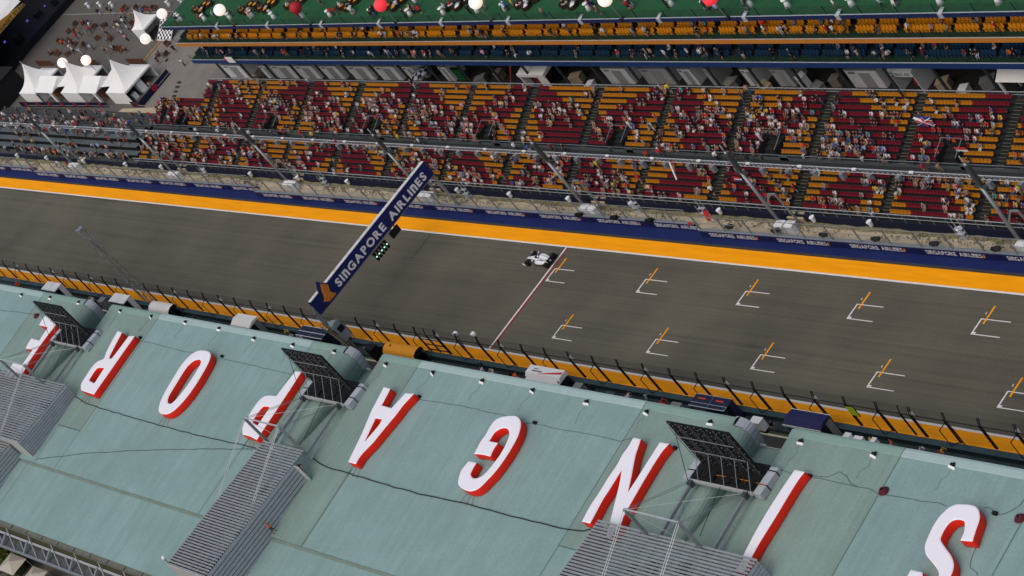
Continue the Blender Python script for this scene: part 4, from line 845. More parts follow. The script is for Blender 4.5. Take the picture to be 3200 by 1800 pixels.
vom = [(-68.4+AIS*(k+.5)) for k in range(-3, 13, 1)]
seats = []
rows = [(y, z, i) for i, (y, z) in enumerate(LOW)]+[(y, z, 6+i) for i, (y, z) in enumerate(UPP)]
for (y, z, r) in rows:
    x = XL+.5 if r < 12 else -97
    while x < XR-.4:
        j = round((x+68.4)/AIS); d = abs(x-(-68.4+AIS*j))
        skip = d < .85
        if 6 <= r <= 8 and any(abs(x-v) < 1.5 for v in vom[::2]): skip = True
        if not skip: seats.append((x, y, z, r, 'y' if yellow(x, r) else 'r'))
        x += SP
def dist(p): return (Vector(p)-CAMPOS).length
def inview(p):
    q = camo.matrix_world.inverted() @ Vector(p)
    u = q.x/-q.z*cam.lens/36; v = q.y/-q.z*cam.lens/36
    return abs(u) < .5 and abs(v) < .5*576/1024
bpy.context.view_layer.update()
def place_seats(lst, parent):
    vis = [s for s in lst if inview(s[:3])]
    vis.sort(key=lambda s: dist(s[:3]))
    near = set(id(s) for s in vis[:300])
    V = []; F = []; MI = []; order = 'rybo'
    tv = {k: np.array([v.co[:] for v in SM[k].vertices]) for k in SM}; tf = {k: [tuple(p.vertices) for p in SM[k].polygons] for k in SM}
    nb = 0
    for s in lst:
        if id(s) in near: O('seat', SM[s[4]], parent, (s[0],s[1],s[2]))
        else:
            V.append(tv[s[4]]+np.array(s[:3])); F += [tuple(i+nb for i in f) for f in tf[s[4]]]; nb += len(tv[s[4]]); MI += [order.index(s[4])]*len(tf[s[4]])
    me = bpy.data.meshes.new('seating'); me.from_pydata(np.concatenate(V).tolist(), [], F)
    for k in order: me.materials.append(SM[k].materials[0])
    me.polygons.foreach_set('material_index', MI)
    O('seating', me, parent, kind='stuff')
place_seats(seats, gs)
for v in vom[::2]:
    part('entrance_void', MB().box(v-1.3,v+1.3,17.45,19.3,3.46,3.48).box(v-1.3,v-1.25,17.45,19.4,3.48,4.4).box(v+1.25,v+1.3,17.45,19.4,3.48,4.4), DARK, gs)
    part('entrance_wall', MB().box(v-1.6,v-1.3,17.4,17.75,3.0,3.62).box(v+1.3,v+2.6,17.4,17.5,3.0,3.55), TERR, gs)
    part('entrance_rail', MB().bar((v-1.35,17.5,4.5),(v-1.35,19.4,5.2),.05).bar((v+1.35,17.5,4.5),(v+1.35,19.4,5.2),.05).bar((v-1.35,19.4,5.2),(v+1.35,19.4,5.2),.05), STEEL, gs)
    part('exit_sign', MB().box(v-.2,v+.2,19.42,19.5,4.6,4.9), mat('exit_orange', (.5,.09,.02), .5), gs)
# lighting truss along the cross aisle, running on past the terraces
lt = E('lighting_truss', (0,0,0), 'long pale truss rail with small lamps across the middle of the grandstand', 'truss')
part('chord', MB().cyl((-175,16.0,3.95),(XR,16.0,3.95),.038,6), STEELL, lt); part('chord', MB().cyl((-175,15.75,3.72),(XR,15.75,3.72),.038,6), STEELL, lt); part('chord', MB().cyl((-175,16.25,3.72),(XR,16.25,3.72),.03,6), STEELL, lt)
mb = MB(); x = -175; i = 0
while x < XR:
    mb.bar((x,16.0,3.95),(x+.35,15.75,3.72),.025).bar((x+.35,15.75,3.72),(x+.7,16.0,3.95),.025).bar((x,16.25,3.72),(x+.35,15.75,3.72),.02); x += .7
part('lacing', mb, STEELL, lt)
lm_ = MB().box(-.28,.28,-.12,.12,0,.16).mesh('lamp', mat('lamp_white', (.75,.75,.74), .4)); sp_ = MB().box(-.28,.28,-.2,.2,-.85,0).mesh('support', mat('support_grey', (.19,.205,.21), .6))
k = 0; x = -172.0
while x < XR:
    O('lamp', lm_, lt, (x,15.85,3.98)); O('support', sp_, lt, (x-1.9,15.55,3.72)); O('support', sp_, lt, (x+2.05,15.55,3.72)); x += 7.9
part('aisle_handrail', MB().cyl((-110,17.25,4.0),(XR,17.25,4.0),.03,5), STEEL, lt)
# loudspeaker cups along the front wall
cup = MB().cyl((0,0,0),(0,0,.62),.20,10,.30).mesh('loudspeaker_cup', WHITEP)
cx = [-151.6,-140.6,-127.5,-113.4,-102,-89.2,-76,-63.4,-51,-37.5,-26,-15.2,-3.8,7.6,22.4,36.7,44.85,56.75,68]
for i, x in enumerate(cx): O('loudspeaker', cup, None, (x,11.45,1.0), label='small white cup-shaped loudspeaker on the stand front, %s from the left' % orde(i), cat='loudspeaker', group='white cups along the stand front')

# ------------------------------------------------------------------ standing terrace, left of the seats
te = E('standing_terrace', (0,0,0), 'grey stepped standing terrace left of the coloured seats', 'terrace')
for i, (ya, yb, z) in enumerate(((11.9,12.9,1.2),(12.95,13.95,1.75),(14.0,15.0,2.3),(15.05,16.0,2.85),(16.3,18.0,2.5),(18.0,20.2,1.6),(20.2,22.3,.7))):
    part('terrace_step', MB().box(-185,XL-.3-.9*i,ya,yb-.12,z-.07,z), TERR if 0 < i < 4 else mat('terrace_dark', (.055,.06,.06), .7, var=.2, scale=.6), te); part('riser', MB().box(-185,XL-.35-.9*i,ya+.1,yb+.04,z-1.2,z-.071), DARK, te)
part('front_wall', MB().box(-185,XL-.3,11.72,11.88,.2,1.15), NAVYD, te)
part('back_fence', MB().box(-170,-136,22.4,22.45,0,.6), STEELD, te)
struct('earth_patch', MB().add([(-134,22.35,.03),(-111,22.35,.03),(-112,24.0,.03),(-118,24.3,.03),(-133,23.6,.03)], [(0,1,2,3,4)]), SAND)
for i in range(6): part('stair_rail', MB().bar((-119+i*1.2,17.2+.6*i,3.3-.35*i),(-120.2+i*1.2,18.4+.6*i,2.7-.35*i),.05), STEELD, te)

# ================================================================== HOSPITALITY BUILDING BEHIND
hb = E('hospitality_building', (0,0,0), 'three-deck hospitality building with blue and orange fascias behind the grandstand', 'building')
HX0, HX1, HY = -108.7, 90.0, 28.5
for z, m_, nm in ((5.29,BFASC,'blue_fascia'),(8.86,OFASC,'orange_fascia'),(12.25,mat('navy_fascia', (.014,.024,.085), .5, var=.06, scale=.4),'navy_fascia')):
    h = {5.29:.75, 8.86:.61, 12.25:.57}[z]
    f_ = part(nm, MB().box(HX0,HX1,HY-.15,HY,z,z+h), m_, hb); part('cap_rail', MB().box(HX0,HX1,HY-.16,HY-.06,z+h,z+h+.04), STEELL, f_)
for z, m_ in ((6.0,GREEND),(9.42,GREEND)):
    part('deck', MB().box(HX0,HX1,HY,44,z-.35,z), m_, hb)
    part('seat_tier', MB().box(HX0,HX1,29.55,44,z,z+.30), mat('tier_dark', (.012,.014,.016), .8), hb)
part('roof_deck', MB().box(HX0,HX1,HY,62,12.5,12.8), GREEN, hb)
x = HX0; blm = MB().box(-.03,.03,0,.04,0,.95).mesh('baluster', BLK)
while x < HX1:
    for z in (6.0, 9.42): O('baluster', blm, hb, (x,HY+.06,z))
    x += 3.5
part('glass_balustrade', MB().quad((HX0,HY+.1,12.8),(HX1,HY+.1,12.8),(HX1,HY+.1,13.85),(HX0,HY+.1,13.85)), GLASSG, hb)
part('glass_balustrade', MB().quad((HX0,HY+.1,9.45),(HX1,HY+.1,9.45),(HX1,HY+.1,10.3),(HX0,HY+.1,10.3)), meshmat('clear_glass', (.02,.04,.03), .14), hb)
part('glass_balustrade', MB().quad((HX0,HY+.1,6.0),(HX1,HY+.1,6.0),(HX1,HY+.1,6.85),(HX0,HY+.1,6.85)), MATS['clear_glass'], hb)
x = HX0; bpm = MB().box(-.03,.03,0,.06,0,1.05).mesh('balustrade_post', BLK)
while x < HX1: O('balustrade_post', bpm, hb, (x,HY+.08,12.8)); x += 5.1
part('left_edge_trim', MB().box(HX0-.1,HX0,HY,62,12.3,12.95), STEEL, hb)
bk = MB().box(-.3,.3,-.1,.0,-.62,.0).add([(-.3,-.1,0),(.3,-.1,0),(.55,.5,.35),(.05,.5,.35)], [(0,1,2,3)]).mesh('fascia_bracket', GREYP)
for i in range(12): O('fascia_bracket', bk, hb, (-91.9+14.2*i, HY-.19, 12.86))
for i in range(28): part('pillar', MB().box(-.12,.12,-.12,.12,-.1,5.3), STEELD, hb, (-104.8+7.0*i,29.5,0))
struct('floor_shade', MB().box(-97.5,HX1,24.75,34.2,-.02,.015), mat('floor_shade', (.030,.029,.027), .8, var=.25, scale=.5))  # dark sheet over the paving, painting in the shade under the building
part('back_wall', MB().box(HX0,HX1,34.2,34.4,0,5.6), mat('back_wall', (.05,.05,.048), .8, var=.2, scale=.4), hb)
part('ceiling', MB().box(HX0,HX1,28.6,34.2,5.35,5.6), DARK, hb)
place_seats_list = []
for (y, z, c) in ((29.32,9.44,'o'),(29.98,9.74,'o'),(29.28,6.02,'b'),(29.94,6.34,'b')):
    x = HX0+3
    while x < HX1-2:
        ph = (x-HX0-3) % 7.05
        if not (3.05 < ph < 3.5 or ph > 6.2): place_seats_list.append((x, y, z, 0, c))
        x += .53
place_seats(place_seats_list, hb)
# things stored under it
def container(x0, x1, y0=30.65, h=2.6, mm=WHITEP, label='', grp='units under the hospitality building', door=True):
    c = E('storage_container', ((x0+x1)/2, y0, 0), label, 'container', grp); w = (x1-x0)/2
    part('body', MB().box(-w,w,0,2.3,0,h), mm, c); part('roof_trim', MB().box(-w-.05,w+.05,-.05,2.35,h,h+.08), GREYC, c)
    if door: part('door', MB().box(-.2*w,.5*w,-.04,0,.1,h-.4), mat('door_grey', (.33,.34,.34), .6), c); part('vent', MB().box(-.8*w,-.4*w,-.03,0,h-.5,h-.25), GREYC, c)
    return c
cn = [(-107,-101.5),(-96.0,-93.4),(-92.7,-87.1),(-85.9,-81.0),(-79.0,-74.6),(-71.8,-66.8),(-64.8,-59.9),(-57.8,-55.6),(-49.3,-47.6)]
for i, (a, b) in enumerate(cn): container(a, b, label='white container under the hospitality building, %s from the left' % orde(i))
cn2 = [(-14.6,-10.0),(-7.5,-2.4),(-.4,1.9),(4.2,5.6),(10.5,12.6),(15.5,18.0),(27.3,32.0)]
for i, (a, b) in enumerate(cn2): container(a, b, mm=WHITEP if i % 2 == 0 else mat('unit_offwhite', (.42,.43,.42), .6, var=.1), label='pale container under the hospitality building right of the gantry, %s of them from the left' % orde(i))
wb = E('white_booth', (-27.4,29.6,0), 'white open-fronted booth under the hospitality building right of the red pole', 'booth')
part('roof', MB().loft([[(-2.75,-.3,2.3),(2.75,-.3,2.3),(2.75,-.3,2.75),(-2.75,-.3,2.75)],[(-2.75,1.6,2.5),(2.75,1.6,2.5),(2.75,1.6,3.0),(-2.75,1.6,3.0)]]), WFAB, wb)
part('wall', MB().box(-2.7,-2.5,-.2,1.6,0,2.3), WFAB, wb); part('wall', MB().box(1.0,2.7,-.2,-.12,0,2.3), WFAB, wb); part('back', MB().box(-2.5,2.6,1.5,1.6,0,2.4), DARK, wb); part('red_counter', MB().box(-1.6,.4,.4,1.0,0,1.0), mat('booth_red', (.35,.04,.03), .6), wb)
fa = E('first_aid_booth', (36.2,30.1,0), 'white first aid booth with green lettering under the hospitality building', 'booth')
part('roof', MB().loft([[(-1.75,-.1,2.35),(1.75,-.1,2.35),(1.75,-.1,3.05),(-1.75,-.1,3.05)],[(-1.75,2.2,2.6),(1.75,2.2,2.6),(1.75,2.2,3.3),(-1.75,2.2,3.3)]]), WHITEP, fa)
for sx in (-1.6,1.6): part('wall', MB().box(sx-.06,sx+.06,0,2.2,0,2.4), WHITEP, fa)
part('inside', MB().box(-1.5,1.5,1.8,1.9,0,2.4), GREYC, fa); part('counter', MB().box(-.2,1.4,.9,1.5,0,1.0), mat('counter_red', (.3,.03,.03), .6), fa)
gi = mat('sign_green', (.01,.16,.07), .5)
V, F = textmesh('FIRST AID', 2.1, .42, .02); part('lettering', decal(V, F, (-.7,-.115,2.5), (1,0,0), (0,0,1)), gi, fa)
part('cross_sign', MB().box(-1.6,-.95,-.13,-.105,2.42,3.0), gi, fa); part('cross', MB().box(-1.35,-1.2,-.14,-.13,2.5,2.92).box(-1.5,-1.05,-.141,-.13,2.64,2.78), WHITEP, fa)
um = E('checkered_umbrella', (-53.3,30.2,0), 'black and white chequered parasol under the hospitality building', 'umbrella')
mb = MB(); R0 = [(0,0,2.6)]
N = 12
for j, (rr, z) in enumerate(((.5,2.5),(1.0,2.3),(1.5,2.05))):
    for i in range(N): R0.append((rr*math.cos(2*math.pi*i/N), rr*math.sin(2*math.pi*i/N), z))
mb.v = R0
for i in range(N): mb.f.append((0,1+i,1+(i+1)%N)); mb.m.append(i % 2)
for j in range(2):
    for i in range(N): mb.f.append((1+j*N+i,1+(j+1)*N+i,1+(j+1)*N+(i+1)%N,1+j*N+(i+1)%N)); mb.m.append((i+j+1) % 2)
part('canopy', mb, [NAVYD, GREYP], um); part('pole', MB().cyl((0,0,0),(0,0,2.55),.04,6), STEEL, um)
gl = E('green_lit_frame', (-45.6,30.6,0), 'dark frame glowing green under the hospitality building', 'frame')
part('frame', MB().box(-.9,.9,0,.2,0,2.4), BLK, gl); mb = MB()
for i in range(7): mb.box(-.8,.8,-.03,0,.3+i*.28,.34+i*.28)
part('glow_strip', mb, GLOWG, gl)
rp = E('red_pole', (-33.5,29.2,0), 'slanting red pole under the hospitality building', 'pole')
part('pole', MB().cyl((0,0,.2),(3.8,.5,4.9),.12,8), mat('pole_red', (.35,.06,.04), .5), rp); part('foot', MB().box(-.3,.3,-.3,.3,0,.25), STEELD, rp)
pt = E('white_shelter', (52.6,30.3,0), 'white pitched shelter behind the grandstand at the right edge', 'shelter')
part('roof', MB().loft([[(-2.6,-1.2,2.7),(-2.6,1.2,2.7),(-2.6,0,3.5)],[(4,-1.2,2.7),(4,1.2,2.7),(4,0,3.5)]]), WFAB, pt)
for a in (-2.4,3.8): part('post', MB().box(a-.12,a+.12,-1.1,-.9,0,2.7), WHITEP, pt); part('post', MB().box(a-.12,a+.12,.9,1.1,0,2.7), WHITEP, pt)

clut = [(-98.5,29.8,1.2,1.0),(-54.5,31.6,1.0,1.5),(-41.0,30.4,1.6,1.0),(-37.5,31.2,1.0,1.3),(-21.0,30.8,1.8,1.2),(-17.6,29.9,1.0,.8),(7.9,30.5,1.7,1.0),(9.0,29.6,1.1,1.6),(13.9,30.0,1.9,.9),(19.9,30.6,1.1,1.7),(22.2,30.2,1.5,.8),(24.6,31.0,1.2,1.2),(40.5,30.8,1.4,1.1),(43.8,30.0,1.0,.9),(46.6,31.0,1.6,1.2)]
for i, (x, y, w, h) in enumerate(clut):
    c = E('stored_crate', (x,y,0), 'pale stacked crate stored under the hospitality building, %s of them from left' % ORD[i], 'crate', 'crates under the hospitality building', rng.uniform(-.5,.5))
    mm = [BEIGE, WHITEP, GREYC, CONC][i % 4]
    part('box', MB().box(-w/2,w/2,-.5,.5,.12,h), mm, c); part('lid', MB().box(-w/2-.05,w/2+.05,-.55,.55,h,h+.08), mm, c); part('pallet', MB().box(-w/2,w/2,-.5,-.3,0,.12).box(-w/2,w/2,.3,.5,0,.12), WOOD, c)
# ------------------------------------------------------------------ roof terrace: tables, chairs, globes
conem = MB().cyl((0,0,0),(0,0,.95),.40,10,.13).cyl((0,0,.95),(0,0,1.05),.36,12).mesh('cover', WFAB, True)
cones = [-104.1,-96.9,-89.6,-83.8,-77.2,-69.7,-62.7,-57.6,-52.3,-43.2,-35.8,-28.8,-23.2,-6.4,1.0,8.0,14.4,21.4,27.5,37.0,43.1,49.3,56.9]
cy_ = [29.6,29.6,29.7,30.1,29.6,29.7,29.8,30.3,29.9,29.6,29.7,29.95,30.2,29.85,30.15,30.3,29.75,29.9,29.6,29.6,29.6,29.5,29.4]
for i, (x, y) in enumerate(zip(cones, cy_)):
    t = E('cocktail_table', (x,y+.15,12.8), 'tall white cloth-covered cocktail table on the green roof terrace, %s from the left' % orde(i), 'table', 'cocktail tables on the terrace')
    O('cover', conem, t)
def barrel(mm):
    mb = MB(); N = 14
    for k in range(10):
        a0 = .6+k*.52; a1 = a0+.52
        mb.add([(.62*math.cos(a0),.62*math.sin(a0),0),(.62*math.cos(a1),.62*math.sin(a1),0),(.72*math.cos(a1),.72*math.sin(a1),.62),(.72*math.cos(a0),.72*math.sin(a0),.62),(.5*math.cos(a0),.5*math.sin(a0),.35),(.5*math.cos(a1),.5*math.sin(a1),.35)], [(0,1,2,3),(3,2,5,4)])
    return mb
barm = barrel(0).cyl((0,0,0),(0,0,.34),.58,14).mesh('tub_chair', mat('rattan', (.035,.022,.015), .7, var=.2, scale=6))
cush = MB().box(-.28,.28,-.28,.28,.36,.5).mesh('cushion', mat('cushion_orange', (.62,.27,.02), .7)); cushw = MB().box(-.28,.28,-.28,.28,.36,.5).mesh('cushion', WFAB)
lowt = MB().box(-.35,.35,-.35,.35,.3,.36).box(-.25,.25,-.25,.25,0,.3)
lowm = lowt.mesh('low_table', GREYP)
bx = [(-100.3,31.9),(-86.4,31.5),(-81.6,31.8),(-74.3,32.1),(-60.1,31.7),(-48.6,31.5),(-34.0,31.3),(-19.4,31.1),(-10.2,31.0)]
for i, (x, y) in enumerate(bx):
    for k, (dx, dy, a) in enumerate(((-1.3,-.3,0),(.5,-.6,2.2),(1.2,.7,3.6),(-.1,.8,1.2))):
        c = E('tub_chair', (x+dx,y+dy,12.8), 'dark tub chair, %s of four in the %s terrace lounge group from left' % (ORD[k], ORD[i]), 'chair', 'tub chairs on the roof terrace', a)
        O('shell', barm, c); O('cushion', cush if i < 6 else cushw, c)
    t = O('low_table', lowm, None, (x-.1,y-.1,12.8), label='low grey lounge table in the %s lounge group from the left' % ORD[i], cat='table', group='low lounge tables')
# floating lit globes
globes = [(-131.2,38.4,6.0,'w'),(-86.7,28.3,16,'w'),(-66.0,28.3,16,'d'),(-45.2,28.35,16,'r'),(-24.2,28.35,16,'w'),(1.05,28.2,16,'w'),(19.2,28.0,16,'r'),(-154.3,28.6,5.0,'w'),(-146.5,29.2,5.0,'w'),(-132.2,33.9,5,'w')]
gname = ['glowing white globe beside the small white tent','glowing white globe left of the dim red globe over the terrace','dim dark red globe over the green terrace','bright red globe over the green terrace','glowing white globe right of the bright red globe','large glowing white globe cut by the top edge, centre','bright red globe cut by the top edge, right of centre','glowing white globe between the first and second large tents','glowing white globe half hidden behind the second tent','glowing white globe in front of the small white tent']
for i, (x, y, z, c) in enumerate(globes):
    R_ = .84
    o = E('light_globe', (x,y,z), gname[i], 'globe', 'light globes on poles')
    part('globe', MB().sphere((0,0,0), R_, 24, 16), {'w': GLOBEW, 'r': GLOBER, 'd': GLOBED}[c], o, smooth=True)
    b = -(z-(12.8 if z > 10 else 0)); part('pole', MB().cyl((0,.2,b),(0,0,-R_+.02),.05,6), STEEL, o); part('foot', MB().cyl((0,.2,b),(0,.2,b+.1),.35,10), BLK, o)

# ================================================================== PLAZA, TENTS AND STAGE
def sheet(c00, c10, c11, c01, apex, n=10, sag=.9):
    """pagoda canopy: four concave faces from eaves to a tall peak"""
    mb = MB(); A = Vector(apex); cs = [Vector(c) for c in (c00, c10, c11, c01)]
    for k in range(4):
        a, b = cs[k], cs[(k+1) % 4]; rows_ = []
        for i in range(n+1):
            t = i/n; h = t**2.6
            row = []
            for j in range(7):
                s = j/6; e = a.lerp(b, s); p = e.lerp(A, t); p.z = e.z+(A.z-e.z)*(.30*t+.70*h) - .0; row.append(p)
            rows_.append(row)
        vs = [p for r_ in rows_ for p in r_]
        mb.add(vs, [(i*7+j, i*7+j+1, (i+1)*7+j+1, (i+1)*7+j) for i in range(n) for j in range(6)])
    return mb
def tent(x0, x1, y0, y1, he, hp, label, wall_front=True, frontw=None):
    r = E('pagoda_tent', ((x0+x1)/2,(y0+y1)/2,0), label, 'tent', 'white peaked tents'); a, b = (x1-x0)/2, (y1-y0)/2
    part('canopy', sheet((-a,-b,he),(a,-b,he),(a,b,he),(-a,b,he),(0,0,hp)), WFAB, r, smooth=True)
    part('finial', MB().cyl((0,0,hp-.1),(0,0,hp+.5),.05,6), STEELL, r)
    part('valance', MB().box(-a,a,-b-.02,-b+.02,he-.3,he).box(a-.02,a+.02,-b,b,he-.3,he), WFAB, r)
    for sx in (-1, 1):
        for sy in (-1, 1): part('leg', MB().cyl((sx*a*.98,sy*b*.98,0),(sx*a*.98,sy*b*.98,he),.06,6), STEELL, r)
    if wall_front: part('front_wall', MB().box(-a,(a if frontw is None else -a+frontw),-b-.01,-b+.03,.02,he-.3), WFAB, r)
    part('back_wall', MB().box(-a,a,b-.03,b,0,he-.2), WFAB, r); part('left_wall', MB().box(-a,-a+.04,-b,b,0,he-.2), WFAB, r)
    return r
tent(-168.0,-161.8,23.9,29.8,2.5,6.6,'large white peaked tent, leftmost of the row')
tent(-152.6,-146.3,24.3,30.5,2.5,6.6,'large white peaked tent, middle of the row')
t3 = tent(-136.7,-130.2,24.6,30.8,2.5,6.8,'large white peaked tent, rightmost of the row with an open side')
part('fridge', MB().box(1.5,2.9,-.6,.5,0,2.0), WHITEP, t3); part('counter_box', MB().box(1.9,2.7,-2.2,-1.4,0,1.1), WHITEP, t3)
tent(-146.6,-142.5,38.4,42.0,2.6,5.4,'small white peaked tent beside the chequered panel')
for i, (x0, x1, y0, y1) in enumerate(((-162.2,-155.7,24.2,28.0),(-146.2,-140.0,24.4,28.2))):
    r = E('gable_tent', ((x0+x1)/2,(y0+y1)/2,0), 'white gable-roofed tent right of the %s large peaked tent' % ('leftmost','middle')[i], 'tent', 'white gable tents'); a, b = (x1-x0)/2, (y1-y0)/2
    part('roof', MB().add([(-a,-b,2.45),(a,-b,2.45),(a,b,2.45),(-a,b,2.45),(-a,b*.4,3.7),(a,b*.4,3.7)], [(0,1,5,4),(2,3,4,5)]), WFAB, r)
    part('side_wall', MB().box(-a,-a+.05,-b,b,0,2.4), WFAB, r); part('front_leg', MB().box(a*.55,a*.8,-b,-b+.06,0,2.4), WFAB, r)
    for sx in (-1, 1): part('leg', MB().cyl((sx*a*.97,-b*.97,0),(sx*a*.97,-b*.97,2.45),.05,6), STEELL, r); part('leg', MB().cyl((sx*a*.97,b*.97,0),(sx*a*.97,b*.97,2.45),.05,6), STEELL, r)
    part('link_roof', MB().add([(a-.1,-.6,2.5),(a+3.4,-.4,2.6),(a+3.0,3.4,3.0),(a-.6,3.2,2.9)], [(0,1,2,3)]), WFAB, r)
    part('gable_cloth', MB().add([(a,-b,2.45),(a,b,2.45),(a,b*.4,3.7)], [(0,1,2)]), WFAB, r)
    part('serving_table', MB().box(-a*.5,a*.8,-.4,.4,.0,.95), WOOD, r); part('dark_liner', MB().box(-a+.1,a-.2,b-.1,b-.05,0,2.3), DARK, r)
LOGOR = mat('print_red', (.42,.03,.06), .6); LOGOW = mat('print_white', (.55,.55,.6), .6)
def hoarding(a, b, h, label):
    L = math.dist(a, b); r = E('fabric_hoarding', (*a,0), label, 'hoarding', 'printed navy hoardings', math.atan2(b[1]-a[1],b[0]-a[0]))
    part('panel', MB().box(0,L,-.04,.04,0,h), NAVYD, r); mb = MB(); mc_ = MB(); n = max(1, int(L/4.2))
    for i in range(n):
        u = (i+.5)*L/n; mb.box(u-.55,u+.55,-.05,-.04,h*.3,h*.8); mb.box(u-.3,u+.3,-.05,-.04,h*.15,h*.9); mc_.box(u+.6,u+L/n-.6,-.048,-.04,h*.3,h*.36)
    part('red_print', mb, LOGOR, r); part('white_print', mc_, LOGOW, r); return r
hoarding((-169.5,23.2),(-137.9,23.8),1.05,'long navy printed hoarding below the white tents')
hoarding((-130.0,24.15),(-126.8,24.15),1.05,'short navy printed hoarding at the front of the rightmost tent')
hoarding((-126.8,24.2),(-127.1,31.2),1.1,'navy printed hoarding along the open side of the rightmost tent')
hoarding((-104.3,25.1),(-97.6,24.6),1.1,'navy printed hoarding at the top left corner of the grandstand')
for i, (x, y) in enumerate(((-174.3,32.7),(-157.6,33.0),(-141.0,33.3))):
    r = E('slatted_bench_wall', (x,y,0), 'brown slatted wood screen behind the %s large tent from the left' % ORD[i], 'screen', 'wood screens behind the tents')
    for k in range(14): part('slat', MB().box(-2.9+k*.42,-2.55+k*.42,-.05,.05,.1,1.2), WOOD, r)
    part('rail', MB().box(-3,3,.05,.1,.3,.4).box(-3,3,.05,.1,.9,1.0), WOOD, r)
cq = E('chequered_panel', (-138.8,40.2,0), 'black and white chequered panel leaning beside the small tent', 'panel'); mw = MB(); mk = MB()
for i in range(8):
    for j in range(8): (mw if (i+j) % 2 else mk).add([(-2.2+i*.55,-1.6+j*.36,.3+j*.22),(-1.65+i*.55,-1.6+j*.36,.3+j*.22),(-1.65+i*.55,-1.24+j*.36,.52+j*.22),(-2.2+i*.55,-1.24+j*.36,.52+j*.22)], [(0,1,2,3)])
part('white_square', mw, WFAB, cq); part('black_square', mk, BLK, cq); part('frame', MB().bar((-2.3,-1.7,.15),(2.3,-1.7,.15),.14).bar((2.3,-1.7,.15),(2.3,1.4,2.1),.1).bar((-2.3,-1.7,.15),(-2.3,1.4,2.1),.1), WHITEP, cq)
part('back_leg', MB().bar((-2,1.3,2),(-2,1.8,0),.08).bar((2,1.3,2),(2,1.8,0),.08), STEEL, cq)
struct('plaza_line', MB().box(-186,-142,45.15,45.3,-.028,.0), mat('faded_line', (.3,.28,.24), .7))
struct('plaza_path', MB().add([(-139.6,33.5,.01),(-126,24,.01),(-108.9,24,.01),(-108.9,44,.01),(-139.2,44,.01)], [(0,1,2,3,4)]), CONC)
struct('plaza_kerb', MB().box(-140.1,-139.8,33.6,44.5,-.02,.10), mat('yellow_kerb', (.45,.28,.06), .7, var=.2))
chairs = [(-162.4,46.0),(-158.8,46.0),(-155.4,46.0),(-151.8,45.9),(-176.9,42.5),(-174.1,42.7),(-176.9,40.7),(-173.9,40.7),(-176.7,38.4),(-173.7,38.4),(-176.5,35.5),(-173.1,35.3),(-154.3,42.2),(-136.0,37.5),(-136.0,35.0),(-133.6,35.2),(-172.2,42.5),(-160.8,42.4),(-168.5,41.9),(-165.2,42.0),(-170.0,37.6),(-166.4,37.3),(-163.2,39.0),(-158.0,38.6),(-169.2,35.3),(-152.8,36.5),(-150.4,36.2)]
chm = MB().box(-.55,.55,-.5,.5,.36,.46).box(-.55,-.45,-.5,-.4,0,.36).box(.45,.55,-.5,-.4,0,.36).box(-.55,-.45,.4,.5,0,.36).box(.45,.55,.4,.5,0,.36).mesh('frame', WOOD)
chb = MB().box(-.55,.55,.42,.54,.46,1.05).box(-.6,-.48,-.45,.5,.5,.68).box(.48,.6,-.45,.5,.5,.68).mesh('backrest', WOOD)
for i, (x, y) in enumerate(chairs):
    c = E('wooden_armchair', (x,y,0), 'brown wooden armchair on the plaza, %s nearest to the stage' % orde(sorted(q[0]+.01*q[1] for q in chairs).index(x+.01*y)), 'chair', 'brown chairs on the plaza', rng.uniform(0,6.28)); c.scale = (.78,.78,.85)
    O('frame', chm, c); O('backrest', chb, c)
pcone = [(-177.6,46.8),(-173.2,46.9),(-168.5,46.8),(-147.6,46.6),(-143.6,47.0)]
for i, (x, y) in enumerate(pcone): O('cover', conem, E('cocktail_table', (x,y,0), 'white cloth-covered cocktail table at the top of the plaza, %s from the left' % ORD[i], 'table', 'cocktail tables on the plaza'))
sg = E('concert_stage', (-188,41,0), 'dark concert stage with gold lettered fascia in the top left corner', 'stage')
part('roof', MB().loft([[(-22,-13,8.6),(-22,-.6,8.2),(-22,-.6,8.9),(-22,-13,8.9)],[(5.3,-13,8.6),(4.2,-.6,8.0),(3.0,-.6,9.1),(4.2,-13,9.3)]]), WFAB, sg)
fp = [(-13,7.2),(-13,8.7),(-6.0,8.7),(-2.5,8.0),(-.6,7.6),(-.6,7.2)]
part('fascia', MB().add([(5.7-.065*(y+11),y,z) for y,z in fp]+[(5.4-.065*(y+11),y,z) for y,z in fp], [tuple(range(6)),tuple(range(11,5,-1))]+[(i,i+6,(i+1)%6+6,(i+1)%6) for i in range(6)]), GOLD, sg)
V, F = textmesh('SUNSET STAGE', 6.9, .62, .02, gap=.14); V[:, 0] -= 7.3
part('lettering', MB().add([(5.72-.065*(float(u)+11),float(u),7.32+float(w)) for u, w in V], F), BLK, sg)
V, F = textmesh('F1', .8, .4, .01); part('lettering', MB().add([(5.72-.065*(float(u)-7.6+11),float(u)-7.6,8.1+float(w)) for u, w in V], F), BLK, sg)
part('stage_floor', MB().box(-18,1.5,-11,11,0,1.3), mat('stage_black', (.008,.008,.011), .6), sg); part('back_drop', MB().box(-19,-18,-11,11,0,8.1), DARK, sg)
part('side_wall', MB().box(-22,3,-11.4,-11,0,8.1), DARK, sg); part('side_wall', MB().box(-22,3,11,11.4,0,8.1), DARK, sg)
part('apron', MB().add([(1.5,-14,.012),(3.5,-14,.012),(-1.8,11,.012),(-4,11,.012)], [(0,1,2,3)]), mat('apron_black', (.012,.012,.014), .8), sg)
mb = MB()
for i in range(14): mb.box(rng.uniform(-10,0), rng.uniform(0,1.0), *(lambda a: (a,a+.5))(rng.uniform(-9,9)), 1.31, 1.31+rng.uniform(.3,1.2))
